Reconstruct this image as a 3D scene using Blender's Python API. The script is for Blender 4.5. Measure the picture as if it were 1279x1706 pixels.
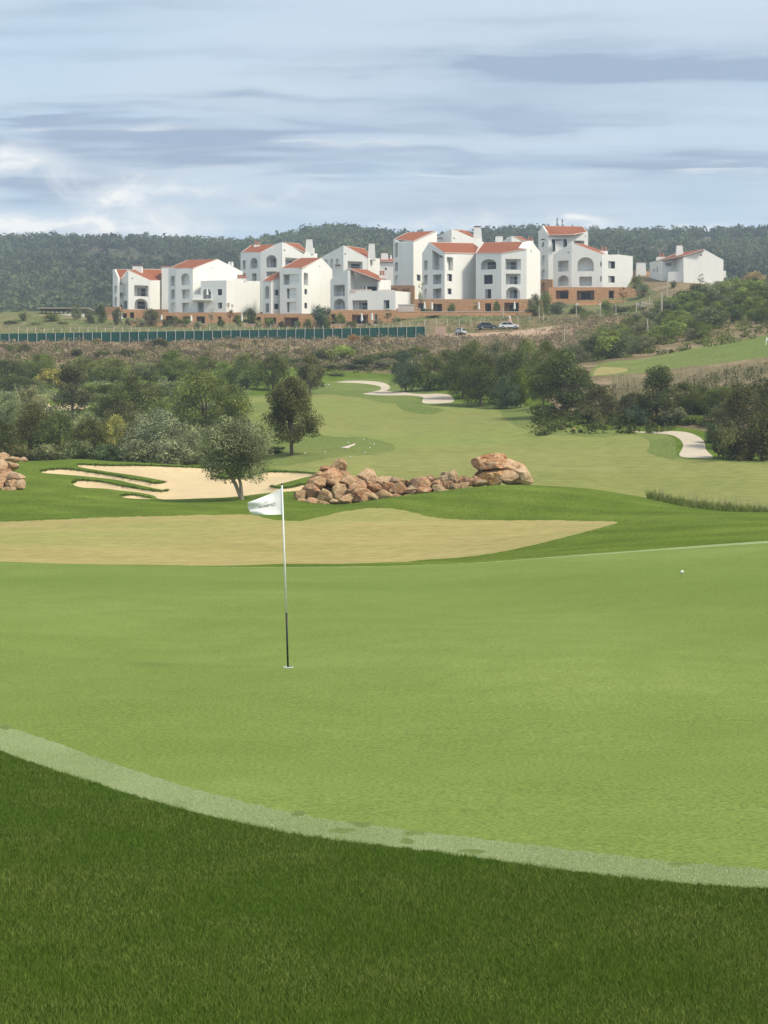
import bpy, bmesh, math, random
import numpy as np
from mathutils import Vector, Matrix
from mathutils.geometry import delaunay_2d_cdt

# ------------------------------------------------------------------ scene, camera, sky, sun
for o in list(bpy.data.objects):
    bpy.data.objects.remove(o)
scene = bpy.context.scene
COL = scene.collection
FP, UC, VH, HC = 2500.0, 639.5, 800.0, 2.19      # focal length in photo pixels, principal column, horizon row, eye height

cam_d = bpy.data.cameras.new('camera')
cam = bpy.data.objects.new('camera', cam_d)
COL.objects.link(cam)
cam.location = (0, 0, HC)
cam.rotation_euler = (math.radians(90), 0, 0)
cam_d.sensor_fit = 'VERTICAL'
cam_d.sensor_height = 36.0
cam_d.sensor_width = 27.0
cam_d.lens = 36.0 * FP / 1706.0
cam_d.shift_y = -(853 - VH) / 1706.0
cam_d.clip_start = 0.1
cam_d.clip_end = 20000
scene.camera = cam

SUN_EL, SUN_AZ = math.radians(50), math.radians(114)   # azimuth clockwise from the view direction: behind the camera, to the right
world = bpy.data.worlds.new('World')
scene.world = world
world.use_nodes = True
NT = world.node_tree
NT.nodes.clear()


class G:
    """small node-graph helper"""
    def __init__(self, tree):
        self.t = tree

    def n(self, typ, **kw):
        nd = self.t.nodes.new(typ)
        for k, v in kw.items():
            if k == 'inp':
                for kk, vv in v.items():
                    self.set(nd.inputs[kk], vv)
            else:
                setattr(nd, k, v)
        return nd

    def set(self, sock, v):
        if isinstance(v, bpy.types.NodeSocket):
            self.t.links.new(v, sock)
        else:
            sock.default_value = v

    def m(self, op, a, b=0.0, c=0.0, clamp=False):
        nd = self.t.nodes.new('ShaderNodeMath')
        nd.operation = op
        nd.use_clamp = clamp
        for i, x in enumerate((a, b, c)):
            self.set(nd.inputs[i], x)
        return nd.outputs[0]

    def mix(self, f, a, b, blend='MIX'):
        nd = self.t.nodes.new('ShaderNodeMix')
        nd.data_type = 'RGBA'
        nd.blend_type = blend
        self.set(nd.inputs[0], f)
        for s, x in ((nd.inputs[6], a), (nd.inputs[7], b)):
            if isinstance(x, tuple) and len(x) == 3:
                x = (*x, 1)
            self.set(s, x)
        return nd.outputs[2]

    def noise(self, vec, scale, detail=4, rough=0.55, dist=0.0):
        nd = self.t.nodes.new('ShaderNodeTexNoise')
        if vec is not None:
            self.t.links.new(vec, nd.inputs['Vector'])
        nd.inputs['Scale'].default_value = scale
        nd.inputs['Detail'].default_value = detail
        nd.inputs['Roughness'].default_value = rough
        nd.inputs['Distortion'].default_value = dist
        return nd.outputs['Fac']

    def ramp(self, f, lo, hi):
        nd = self.t.nodes.new('ShaderNodeMapRange')
        nd.interpolation_type = 'SMOOTHSTEP'
        self.set(nd.inputs[0], f)
        nd.inputs[1].default_value = lo
        nd.inputs[2].default_value = hi
        return nd.outputs[0]

    def scale(self, vec, s):
        nd = self.t.nodes.new('ShaderNodeMapping')
        self.t.links.new(vec, nd.inputs[0])
        nd.inputs['Scale'].default_value = s
        return nd.outputs[0]


g = G(NT)
sky = g.n('ShaderNodeTexSky', sky_type='NISHITA', sun_disc=False, sun_elevation=SUN_EL, sun_rotation=SUN_AZ,
          air_density=1.0, dust_density=2.0, ozone_density=1.5)
bg_sky = g.n('ShaderNodeBackground', inp={'Color': sky.outputs[0], 'Strength': 0.085})
tc = g.n('ShaderNodeTexCoord')
sep = g.n('ShaderNodeSeparateXYZ', inp={0: tc.outputs['Generated']})
zz = g.m('MAXIMUM', sep.outputs[2], 0.03)
px, py = g.m('DIVIDE', sep.outputs[0], zz), g.m('DIVIDE', sep.outputs[1], zz)
plane = g.n('ShaderNodeCombineXYZ', inp={0: px, 1: py, 2: 0.0}).outputs[0]      # the cloud deck seen as a flat layer
n1 = g.noise(g.scale(plane, (0.55, 0.95, 1)), 0.9, 6, 0.5, 0.6)
n2 = g.noise(g.scale(plane, (0.9, 2.0, 1)), 1.6, 5, 0.55, 0.4)
n3 = g.noise(g.scale(plane, (0.5, 1.3, 1)), 2.7, 5, 0.6, 0.3)
yy = g.m('MAXIMUM', sep.outputs[1], 0.05)
az = g.m('DIVIDE', sep.outputs[0], yy)
el = g.m('DIVIDE', sep.outputs[2], yy)
wob = g.m('MULTIPLY', g.m('SUBTRACT', n2, 0.5), 0.045)
wob2 = g.m('MULTIPLY', g.m('SUBTRACT', n3, 0.5), 0.35)
elw, azw = g.m('ADD', el, wob), g.m('ADD', az, wob2)


ae = g.n('ShaderNodeCombineXYZ', inp={0: az, 1: g.m('MULTIPLY', el, 1.8), 2: 0.0}).outputs[0]
n4 = g.noise(ae, 16, 6, .58, .5)
n5 = g.noise(ae, 9, 6, .6, .8)
elp = g.m('ADD', el, g.m('MULTIPLY', g.m('SUBTRACT', n5, 0.5), .05))
azp = g.m('ADD', az, g.m('MULTIPLY', g.m('SUBTRACT', n4, 0.5), .12))


def bank(u, v, ru, rv, k, puffy=False):
    """one long flat cloud of the deck, at its bearing and height"""
    a0, e0, ra, re = (u - UC) / FP, (VH - v) / FP, ru / FP, rv / FP
    x = g.m('POWER', g.m('ABSOLUTE', g.m('DIVIDE', g.m('SUBTRACT', azp if puffy else azw, a0), ra)), 2.0)
    y = g.m('POWER', g.m('ABSOLUTE', g.m('DIVIDE', g.m('SUBTRACT', elp if puffy else elw, e0), re)), 2.0)
    return g.m('MULTIPLY', g.m('EXPONENT', g.m('MULTIPLY', g.m('ADD', x, y), -1.0)), k)


dark = None
for b in ((1090, 112, 330, 36, 1.7), (820, 185, 260, 28, .85), (230, 228, 330, 32, 1.35), (1150, 282, 230, 26, 1.0),
          (60, 312, 170, 26, .95), (140, 12, 260, 16, .6), (640, 300, 190, 13, .5), (-40, 50, 160, 16, .5), (640, 218, 190, 10, .4),
          (520, 345, 420, 22, .34), (1000, 335, 320, 18, .3), (300, 92, 300, 11, .4), (860, 38, 260, 13, .35), (450, 160, 260, 11, .5), (90, 186, 200, 10, .8), (790, 262, 200, 11, .6), (430, 268, 240, 13, .6),
          (1000, 205, 160, 9, .4), (560, 120, 160, 8, .3)):
    s = bank(*b)
    dark = s if dark is None else g.m('ADD', dark, s)
dark = g.m('ADD', dark, g.m('MULTIPLY', g.ramp(n1, 0.46, 0.74), 0.55))
dark = g.m('MULTIPLY', dark, g.m('ADD', 0.55, g.m('MULTIPLY', n3, 0.9)), clamp=True)
puff = None
for b in ((30, 275, 80, 24, 1.5), (230, 315, 140, 26, 1.4), (20, 372, 120, 20, 1.7), (250, 372, 130, 20, 1.4), (770, 366, 55, 16, 1.5),
          (640, 374, 60, 10, .6), (980, 366, 45, 14, 1.4), (1180, 372, 60, 10, .7), (700, 285, 160, 9, .55), (150, 205, 160, 7, .7),
          (640, 242, 150, 5, .6), (1180, 296, 120, 6, .7), (450, 320, 170, 10, .4)):
    s = bank(*b, puffy=b[3] > 9)
    puff = s if puff is None else g.m('ADD', puff, s)
puff = g.m('MULTIPLY', puff, g.m('MULTIPLY', g.ramp(n4, 0.30, 0.66), 0.95), clamp=True)
veil = g.mix(g.ramp(n1, 0.3, 0.7), (0.47, 0.60, 0.72), (0.67, 0.73, 0.78))
c1 = g.mix(dark, veil, (0.27, 0.345, 0.46))
c2 = g.mix(puff, c1, (0.80, 0.79, 0.765))
bg_cloud = g.n('ShaderNodeBackground', inp={'Color': c2, 'Strength': 1.0})
cover = g.m('ADD', 0.76, g.m('MULTIPLY', g.m('MAXIMUM', dark, puff), 0.24), clamp=True)
mixs = g.n('ShaderNodeMixShader', inp={0: cover, 1: bg_sky.outputs[0], 2: bg_cloud.outputs[0]})
g.n('ShaderNodeOutputWorld', inp={0: mixs.outputs[0]})

sun_d = bpy.data.lights.new('sun', 'SUN')
sun_d.energy = 3.3
sun_d.angle = math.radians(10)
sun_d.color = (1.0, 0.92, 0.77)
sun = bpy.data.objects.new('sun', sun_d)
COL.objects.link(sun)
sdir = Vector((math.sin(SUN_AZ) * math.cos(SUN_EL), math.cos(SUN_AZ) * math.cos(SUN_EL), math.sin(SUN_EL)))
sun.rotation_euler = sdir.to_track_quat('Z', 'Y').to_euler()
sun.location = (30, -40, 60)
vs = scene.view_settings
vs.view_transform = 'Standard'
vs.look = 'None'
vs.exposure = 0.42
vs.gamma = 1.0
vs.use_curve_mapping = False
scene.render.engine = 'CYCLES'
cy = scene.cycles
cy.max_bounces = 5
cy.diffuse_bounces = 2
cy.glossy_bounces = 2
cy.transmission_bounces = 2
cy.transparent_max_bounces = 4
cy.volume_bounces = 0
cy.use_denoising = True
cy.use_adaptive_sampling = True
cy.adaptive_threshold = 0.01

# ------------------------------------------------------------------ helpers
RNG = np.random.default_rng(7)
random.seed(5)


def px3(u, v, Y):
    return Vector(((u - UC) / FP * Y, Y, HC - (v - VH) / FP * Y))


def mesh_np(name, V, F, mat=None, smooth=False, attrs=None):
    """mesh from numpy arrays; F is (n,3) or (n,4)"""
    me = bpy.data.meshes.new(name)
    V = np.asarray(V, dtype=np.float32)
    F = np.asarray(F, dtype=np.int32)
    k = F.shape[1]
    me.vertices.add(len(V))
    me.vertices.foreach_set('co', V.ravel())
    me.loops.add(F.size)
    me.loops.foreach_set('vertex_index', F.ravel())
    me.polygons.add(len(F))
    me.polygons.foreach_set('loop_start', np.arange(0, F.size, k, dtype=np.int32))
    me.polygons.foreach_set('loop_total', np.full(len(F), k, dtype=np.int32))
    if smooth:
        me.polygons.foreach_set('use_smooth', np.ones(len(F), dtype=bool))
    me.update(calc_edges=True)
    for an, arr in (attrs or {}).items():
        at = me.attributes.new(an, 'FLOAT', 'POINT')
        at.data.foreach_set('value', np.asarray(arr, dtype=np.float32))
    if mat:
        me.materials.append(mat)
    return me


def link(name, me, parent=None, loc=None):
    o = bpy.data.objects.new(name, me)
    COL.objects.link(o)
    if parent is not None:
        o.parent = parent
    if loc is not None:
        o.location = loc
    return o


def tag(o, label=None, cat=None, group=None, kind=None):
    if label:
        o['label'] = label
    if cat:
        o['category'] = cat
    if group:
        o['group'] = group
    if kind:
        o['kind'] = kind
    return o


def thing(name, loc, label, cat, group=None):
    o = bpy.data.objects.new(name, None)
    o.empty_display_size = 0.3
    COL.objects.link(o)
    o.location = loc
    return tag(o, label, cat, group)


class MB:
    """collects polygons into one mesh"""
    def __init__(self):
        self.v, self.f, self.mi = [], [], []

    def add(self, vs, fs, mi=0):
        b = len(self.v)
        self.v += [tuple(p) for p in vs]
        self.f += [tuple(b + i for i in f) for f in fs]
        self.mi += [mi] * len(fs)

    def box(self, c, s, rz=0.0, taper=1.0):
        cx, cy_, cz = c
        out = []
        for k, t in ((-1, 1.0), (1, taper)):
            for i, j in ((-1, -1), (1, -1), (1, 1), (-1, 1)):
                x, y = i * s[0] / 2 * t, j * s[1] / 2 * t
                out.append((cx + x * math.cos(rz) - y * math.sin(rz), cy_ + x * math.sin(rz) + y * math.cos(rz), cz + k * s[2] / 2))
        self.add(out, [(3, 2, 1, 0), (4, 5, 6, 7), (0, 1, 5, 4), (1, 2, 6, 5), (2, 3, 7, 6), (3, 0, 4, 7)])

    def tube(self, pts, radii, n=8, caps=True):
        pts = [Vector(p) for p in pts]
        vs, fs = [], []
        for i, p in enumerate(pts):
            d = (pts[min(i + 1, len(pts) - 1)] - pts[max(i - 1, 0)]).normalized()
            a = d.orthogonal().normalized() if abs(d.z) < 0.9 else Vector((1, 0, 0))
            a = (a - d * a.dot(d)).normalized()
            b = d.cross(a)
            for k in range(n):
                t = 2 * math.pi * k / n
                vs.append(p + (a * math.cos(t) + b * math.sin(t)) * radii[i])
        for i in range(len(pts) - 1):
            for k in range(n):
                k2 = (k + 1) % n
                fs.append((i * n + k, i * n + k2, (i + 1) * n + k2, (i + 1) * n + k))
        if caps:
            fs.append(tuple(range(n - 1, -1, -1)))
            fs.append(tuple((len(pts) - 1) * n + k for k in range(n)))
        self.add(vs, fs)

    def build(self, name, mat, parent=None, loc=None, smooth=False):
        me = bpy.data.meshes.new(name)
        off = Vector(parent.location) if (parent is not None and loc is None) else Vector((0, 0, 0))
        if parent is not None and parent.parent is not None and loc is None:
            off = Vector(parent.parent.location)
        me.from_pydata([tuple(Vector(p) - off) for p in self.v], [], self.f)
        for m in (mat if isinstance(mat, (list, tuple)) else [mat]):
            me.materials.append(m)
        if any(self.mi):
            me.polygons.foreach_set('material_index', self.mi)
        if smooth:
            me.polygons.foreach_set('use_smooth', [True] * len(me.polygons))
        me.update()
        return link(name, me, parent, loc)


# ------------------------------------------------------------------ materials
def new_mat(name):
    m = bpy.data.materials.new(name)
    m.use_nodes = True
    m.node_tree.nodes.clear()
    return m, G(m.node_tree)


def finish(g, color, rough=0.9, bump=None, bdist=0.02, spec=0.2, bstr=1.0, extra=None):
    p = g.n('ShaderNodeBsdfPrincipled', inp={'Base Color': color if not isinstance(color, tuple) else (*color[:3], 1), 'Roughness': rough,
                                             'Specular IOR Level': spec})
    for k, v in (extra or {}).items():
        g.set(p.inputs[k], v)
    if bump is not None:
        b = g.n('ShaderNodeBump', inp={'Height': bump, 'Distance': bdist, 'Strength': bstr})
        g.t.links.new(b.outputs[0], p.inputs['Normal'])
    g.n('ShaderNodeOutputMaterial', inp={0: p.outputs[0]})
    return p


def pos(g):
    return g.n('ShaderNodeNewGeometry').outputs['Position']


def turf(name, a, b, c, s1, s2, s3, bd=0.02, stretch=None, d=None, dscale=0.0, rough=0.95, stripe=0.0, fleck=0.8, sheen=0.0):
    """mown grass: two tones in big patches, a third in fine flecks"""
    m, g = new_mat(name)
    P = pos(g)
    if stretch:
        P = g.scale(P, stretch)
    big = g.ramp(g.noise(P, s1, 5, 0.6, 0.3), 0.32, 0.7)
    mid = g.ramp(g.noise(P, s2, 5, 0.65), 0.3, 0.72)
    fine = g.noise(P, s3, 4, 0.7)
    col = g.mix(big, a, b)
    col = g.mix(g.m('MULTIPLY', mid, 0.55), col, c)
    if d:
        col = g.mix(g.m('MULTIPLY', g.ramp(g.noise(P, dscale, 3, 0.5, 0.4), 0.5, 0.66), 0.8), col, d)
    f2 = g.m('ADD', 1 - fleck / 2, g.m('MULTIPLY', g.ramp(fine, .22, .78), fleck))
    if stripe:                                           # mower passes
        w = g.n('ShaderNodeTexWave', wave_type='BANDS', bands_direction='DIAGONAL', inp={'Vector': pos(g), 'Scale': .10, 'Distortion': 9.0, 'Detail': 3.0, 'Detail Scale': .3})
        f2 = g.m('MULTIPLY', f2, g.m('ADD', 1 - stripe / 2, g.m('MULTIPLY', w.outputs['Fac'], stripe)))
    col = g.mix(1.0, col, g.n('ShaderNodeCombineXYZ', inp={0: f2, 1: f2, 2: f2}).outputs[0], 'MULTIPLY')
    finish(g, col, rough, g.m('ADD', fine, g.m('MULTIPLY', mid, 0.6)), bd, 0.03, extra={'Sheen Weight': sheen, 'Sheen Roughness': .5, 'Sheen Tint': (.75, .9, .45, 1)} if sheen else None)
    return m


M = {}
M['green'] = turf('putting_green_turf', (.124, .172, .030), (.190, .240, .058), (.122, .168, .028), .085, 1.2, 42, .006, (.7, .9, 1), fleck=.85, sheen=.10)  # turf tone patches, contrast raised so the colour also stands in for slope shading
M['collar'] = turf('collar_turf', (.27, .34, .14), (.36, .42, .21), (.21, .28, .10), .9, 30, 120, .01)
M['fore'] = turf('fore_rough', (.04, .09, .010), (.055, .11, .014), (.04, .075, .010), .5, 4, 90, .02)
M['rough'] = turf('rough_turf', (.098, .145, .018), (.145, .19, .032), (.068, .108, .014), .09, .6, 9, .03, (1, .8, 1), stripe=.16, fleck=1.0)
M['semi'] = turf('semi_rough_turf', (.135, .175, .045), (.19, .215, .065), (.115, .15, .04), .04, .25, 4, .03, fleck=.9)
M['tan'] = turf('dormant_fairway', (.325, .275, .105), (.37, .305, .13), (.265, .23, .08), .07, .7, 7, .01, (.22, .9, 1), (.26, .265, .085), .13, fleck=.5)
M['tan2'] = turf('dormant_fairway_far', (.210, .222, .066), (.250, .245, .088), (.185, .20, .056), .028, .2, 3, .01, (.25, .8, 1), (.20, .235, .065), .045, fleck=.5)
M['lawn'] = turf('garden_lawn', (.11, .15, .04), (.17, .17, .07), (.21, .165, .09), .08, .5, 4, .06, None, (.24, .18, .10), .16)
M['tongue'] = turf('upper_fairway', (.15, .19, .05), (.20, .225, .07), (.11, .15, .036), .05, .3, 3, .03)
M['scrub'] = turf('scrub_ground', (.27, .19, .115), (.20, .155, .085), (.13, .125, .05), .05, .4, 3, .15, None, (.34, .25, .16), .11)
M['bank'] = turf('bank_ground', (.07, .085, .028), (.105, .10, .045), (.16, .13, .075), .06, .4, 4, .1)
M['hillground'] = turf('hill_ground', (.07, .078, .035), (.045, .06, .024), (.12, .10, .06), .012, .05, .6, .2, None, (.15, .115, .075), .02)
M['sand'] = turf('bunker_sand', (.56, .43, .25), (.62, .485, .29), (.51, .39, .225), .12, 1.2, 30, .012)
M['path'] = turf('path_concrete', (.50, .42, .32), (.56, .48, .37), (.43, .36, .28), .2, 2, 20, .005)
M['dirt'] = turf('dirt_track', (.42, .28, .19), (.48, .36, .26), (.32, .20, .12), .08, .6, 5, .08)
M['terra'] = turf('orange_earth', (.26, .165, .095), (.21, .145, .08), (.13, .13, .05), .1, .5, 4, .08, None, (.11, .135, .04), .25)


def plain(name, col, rough=0.7, var=0.12, sc=3.0, spec=0.3, bd=0.0):
    m, g = new_mat(name)
    f = g.noise(pos(g), sc, 5, 0.6)
    lo = tuple(c * (1 - var) for c in col)
    hi = tuple(min(1, c * (1 + var)) for c in col)
    finish(g, g.mix(f, lo, hi), rough, f if bd else None, bd or 0.01, spec)
    return m


def plaster(name):
    m, g = new_mat(name)
    P = pos(g)
    st = g.noise(g.scale(P, (.9, .9, .2)), 1.0, 5, 0.6)
    bl = g.noise(P, .35, 4, 0.6)
    f = g.ramp(g.m('ADD', g.m('MULTIPLY', st, .6), g.m('MULTIPLY', bl, .4)), .3, .72)
    col = g.mix(f, (.83, .81, .755), (.77, .75, .695))
    finish(g, col, .9, g.noise(P, 6, 4, .6), .02, .2)
    return m


def stone(name):
    m, g = new_mat(name)
    P = pos(g)
    sep_ = g.n('ShaderNodeSeparateXYZ', inp={0: P})
    rowz = g.m('SINE', g.m('MULTIPLY', sep_.outputs[2], 2 * math.pi / .34))
    v = g.n('ShaderNodeTexVoronoi', inp={'Vector': g.scale(P, (1, 1, 2.4)), 'Scale': 1.7})
    col = g.mix(g.noise(P, .4, 5, .6), (.62, .32, .15), (.54, .285, .15))
    col = g.mix(g.m('MULTIPLY', g.n('ShaderNodeSeparateColor', inp={0: v.outputs['Color']}).outputs[0], .55), col, (.68, .40, .21))
    col = g.mix(g.m('MULTIPLY', g.ramp(rowz, .55, 1.0), .35), col, (.24, .13, .075))
    finish(g, col, .9, v.outputs['Distance'], .06, .15)
    return m


def rooftile(name, a, b):
    m, g = new_mat(name)
    P = pos(g)
    w = g.n('ShaderNodeTexWave', wave_type='BANDS', bands_direction='DIAGONAL', inp={'Vector': P, 'Scale': 1.6, 'Distortion': .6})
    n = g.noise(P, .6, 5, .65)
    col = g.mix(n, a, b)
    col = g.mix(g.m('MULTIPLY', w.outputs['Fac'], .25), col, tuple(c * .6 for c in a))
    col = g.mix(g.m('MULTIPLY', g.ramp(g.noise(P, 3, 4, .7), .5, .75), .35), col, tuple(min(1, c * 1.35) for c in b))
    finish(g, col, .85, w.outputs['Fac'], .06, .2)
    return m


M['plaster'] = plaster('white_plaster')
M['trim'] = plain('pale_trim', (.62, .50, .44), .85)
M['stone'] = stone('orange_stone')
M['roof'] = rooftile('terracotta_tiles', (.29, .085, .036), (.35, .125, .058))
M['pot'] = plain('terracotta_pot', (.42, .19, .12), .85)
M['dark'] = plain('dark_interior', (.02, .02, .022), .8)
M['beam'] = plain('weathered_beam', (.16, .12, .09), .85)
M['curtain'] = plain('grey_curtain', (.33, .34, .34), .9)
M['frame'] = plain('dark_frame', (.05, .05, .055), .5)
m_, g_ = new_mat('window_glass')
finish(g_, (.020, .023, .026), .25, None, spec=.1)
M['glass'] = m_
m_, g_ = new_mat('balustrade_glass')
tr = g_.n('ShaderNodeBsdfTransparent')
gl = g_.n('ShaderNodeBsdfGlossy', inp={'Color': (.8, .85, .85, 1), 'Roughness': .08})
g_.n('ShaderNodeOutputMaterial', inp={0: g_.n('ShaderNodeMixShader', inp={0: .07, 1: tr.outputs[0], 2: gl.outputs[0]}).outputs[0]})
M['balu'] = m_
M['white'] = plain('white_paint', (.78, .78, .76), .5, .04)
M['black'] = plain('black_paint', (.018, .018, .02), .45)
M['cloth'] = plain('white_cloth', (.80, .79, .76), .9, .04, 2)
M['steel'] = plain('galvanised_post', (.42, .44, .42), .5)
M['wood'] = plain('weathered_stake', (.52, .46, .36), .9, .2, 6)
M['screen'] = plain('green_mesh_screen', (.004, .066, .050), .75, .25, 1.2)
M['bark'] = plain('bark', (.135, .105, .08), .95, .35, 9, .1, .03)
M['barkpale'] = plain('pale_bark', (.30, .26, .19), .95, .3, 9, .1, .02)
M['tyre'] = plain('tyre', (.02, .02, .02), .8)
M['carwhite'] = plain('white_car_paint', (.72, .73, .74), .3, .03, 2, .5)
M['cardark'] = plain('dark_car_paint', (.03, .04, .05), .3, .1, 2, .5)
M['carsilver'] = plain('silver_car_paint', (.5, .52, .54), .3, .05, 2, .5)
M['lamp'] = plain('red_lens', (.3, .02, .02), .3)
M['pink'] = plain('pale_terracotta_board', (.55, .36, .27), .9, .1, 1.2)
M['ink'] = plain('grey_print', (.13, .14, .15), .9, .05)
M['inkpale'] = plain('pale_print', (.50, .49, .46), .9, .05)


def leaf_mat(name, trans=.28):
    """foliage: the plant's own colour from the object, each leaf a little different"""
    m, g = new_mat(name)
    oi = g.n('ShaderNodeObjectInfo')
    at = g.n('ShaderNodeAttribute', attribute_name='tone')
    f = g.m('ADD', .42, g.m('MULTIPLY', at.outputs['Fac'], 1.25))
    col = g.mix(1.0, oi.outputs['Color'], g.n('ShaderNodeCombineXYZ', inp={0: f, 1: f, 2: g.m('MULTIPLY', f, .92)}).outputs[0], 'MULTIPLY')
    p = g.n('ShaderNodeBsdfPrincipled', inp={'Base Color': col, 'Roughness': .75, 'Specular IOR Level': .07})
    t = g.n('ShaderNodeBsdfTranslucent', inp={'Color': col})
    g.n('ShaderNodeOutputMaterial', inp={0: g.n('ShaderNodeMixShader', inp={0: trans, 1: p.outputs[0], 2: t.outputs[0]}).outputs[0]})
    return m


M['leaf'] = leaf_mat('leaf')


def blade_mat(name, a, b, c):
    m, g = new_mat(name)
    at = g.n('ShaderNodeAttribute', attribute_name='tone')
    patch = g.ramp(g.noise(pos(g), .9, 5, .65), .35, .65)
    col = g.mix(at.outputs['Fac'], a, b)
    col = g.mix(g.m('MULTIPLY', patch, .6), col, c)
    p = g.n('ShaderNodeBsdfPrincipled', inp={'Base Color': col, 'Roughness': .85, 'Specular IOR Level': .05})
    t = g.n('ShaderNodeBsdfTranslucent', inp={'Color': col})
    g.n('ShaderNodeOutputMaterial', inp={0: g.n('ShaderNodeMixShader', inp={0: .3, 1: p.outputs[0], 2: t.outputs[0]}).outputs[0]})
    return m


M['print'] = turf('trodden_turf', (.15, .20, .065), (.19, .235, .08), (.12, .16, .045), 2, 12, 80, .01)
M['blade'] = blade_mat('rough_blade', (.045, .088, .008), (.30, .36, .085), (.085, .165, .016))
M['pale_blade'] = blade_mat('collar_blade', (.20, .28, .085), (.66, .68, .46), (.38, .46, .21))
M['lip_blade'] = blade_mat('lip_blade', (.05, .10, .018), (.12, .17, .04), (.07, .12, .022))
M['dry_blade'] = blade_mat('dry_blade', (.34, .29, .17), (.56, .48, .32), (.27, .24, .12))
M['mixed_blade'] = blade_mat('mixed_blade', (.12, .18, .035), (.27, .29, .09), (.15, .20, .05))
# ------------------------------------------------------------------ terrain: one height field over the whole place
# surveyed spots: (column, row, distance in metres)
CP = []
for u in (-250, 100, 640, 1180, 1530):
    CP += [(u, 800 + 2500 * (HC - .28) / 4.0, 4.0), (u, 1706, 5.6), (u, 800 + 2500 * (HC - .01) / 9.0, 9.0)]
for u in (-250, 200, 480, 900, 1279, 1530):
    CP += [(u, 1107 - max(0, u - 700) * .010, 17.8)]
CP += [(-250, 1000, 26), (300, 1003, 26), (640, 1003, 26), (1000, 996, 26), (1279, 986, 26), (1530, 980, 26)]
for u, v in ((-250, 934), (0, 937), (240, 942), (480, 945), (640, 943), (800, 937), (950, 927), (1100, 917), (1279, 905), (1530, 893)):
    CP += [(u, v, 38)]
    CP += [(u, v - (6 if 250 < u < 900 else 1 if u < 250 else 7), 40.5)]
for u, v in ((-250, 941), (0, 945), (240, 946), (480, 944), (640, 941)):
    CP += [(u, v, 45.5)]
CP += [(800, 929, 45.5), (950, 913, 45.5), (1100, 897, 45.5), (1279, 884, 45.5), (1530, 872, 45.5)]
CP += [(-250, 935, 50), (0, 935, 50), (300, 938, 50), (640, 936, 50), (800, 922, 50), (950, 898, 51), (1100, 880, 53), (1279, 866, 54), (1530, 856, 54)]
CP += [(-250, 900, 58), (0, 900, 58), (300, 898, 58), (640, 893, 58), (850, 890, 57)]
CP += [(-250, 868, 66), (0, 868, 66), (250, 858, 66), (420, 857, 66), (520, 863, 64.5), (640, 848, 68), (760, 865, 64), (900, 866, 63), (1025, 868, 61), (1150, 856, 62), (1279, 853, 64), (1530, 845, 64)]
CP += [(640, 836, 72), (760, 845, 70), (900, 840, 70), (1050, 842, 70), (1150, 847, 69), (1279, 857, 70)]
CP += [(700, 823, 77), (760, 815, 79), (830, 809, 80), (890, 807.5, 80), (960, 812, 80), (1040, 824, 78), (1080, 830, 77), (1150, 845, 75)]
CP += [(700, 826, 84), (800, 818, 86), (890, 815, 88), (1000, 822, 88), (1100, 836, 86), (1279, 852, 84), (1530, 850, 84)]
CP += [(-250, 842, 74), (0, 842, 74), (250, 842, 74), (397, 836, 78), (500, 840, 77), (580, 841, 77)]
CP += [(-250, 800, 86), (0, 806, 86), (60, 800, 88), (150, 812, 86), (270, 830, 83), (380, 828, 83), (470, 821, 84), (560, 838, 84), (640, 830, 84)]
CP += [(-250, 768, 97), (0, 775, 97), (60, 776, 97), (150, 782, 97), (300, 790, 97), (420, 797, 97), (520, 792, 96), (640, 806, 96)]
CP += [(-250, 765, 104), (40, 767, 104), (130, 765.5, 104), (220, 770, 105), (330, 779, 106), (420, 780, 105), (480, 783, 104), (560, 788, 104), (640, 795, 104)]
CP += [(-250, 772, 113), (40, 774, 113), (130, 774, 113), (260, 778, 113), (380, 780, 113), (900, 796, 104), (1100, 812, 101), (1279, 815, 98), (1530, 815, 98)]
CP += [(487, 756, 118), (560, 760, 116), (640, 766, 116), (760, 765, 117), (900, 765, 116), (1060, 768, 114), (1160, 765, 114), (1279, 771, 112), (1530, 775, 112)]
CP += [(560, 735, 131), (640, 740, 131), (760, 735, 133), (900, 725, 135), (1000, 719, 136), (1110, 722, 133), (1190, 735, 127), (1279, 742, 124), (1530, 745, 122)]
CP += [(-250, 735, 135), (40, 735, 135), (150, 735, 135), (300, 735, 135), (400, 732, 135)]
CP += [(-250, 700, 160), (40, 702, 160), (150, 700, 160), (300, 695, 160), (420, 698, 158), (540, 700, 156), (640, 699, 157), (760, 700, 156), (850, 690, 160), (930, 690, 155)]
CP += [(-250, 660, 190), (20, 662, 190), (100, 662, 190), (220, 660, 190), (330, 660, 190), (430, 664, 190), (540, 660, 192), (640, 663, 190), (730, 668, 184), (800, 668, 182), (880, 672, 176)]
CP += [(1000, 690, 148), (1090, 700, 143), (1180, 690, 140), (1279, 680, 138), (1530, 670, 136)]
CP += [(1000, 650, 165), (1090, 650, 163), (1180, 640, 160), (1279, 626, 158), (1530, 600, 158)]
CP += [(1000, 625, 182), (1090, 615, 182), (1180, 600, 180), (1279, 590, 178), (1530, 560, 178)]
CP += [(1000, 604, 205), (1090, 594, 205), (1180, 578, 205), (1279, 562, 205), (1530, 530, 205)]
CP += [(960, 590, 225), (1060, 575, 226), (1160, 552, 230), (1279, 535, 232), (1530, 500, 232)]
CP += [(600, 634, 222), (660, 635, 222), (700, 636, 215), (780, 630, 210), (860, 625, 208)]
CP += [(-250, 628, 222), (40, 626, 222), (200, 624, 222), (350, 624, 224), (500, 634, 220), (780, 606, 232), (880, 600, 230)]
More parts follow.
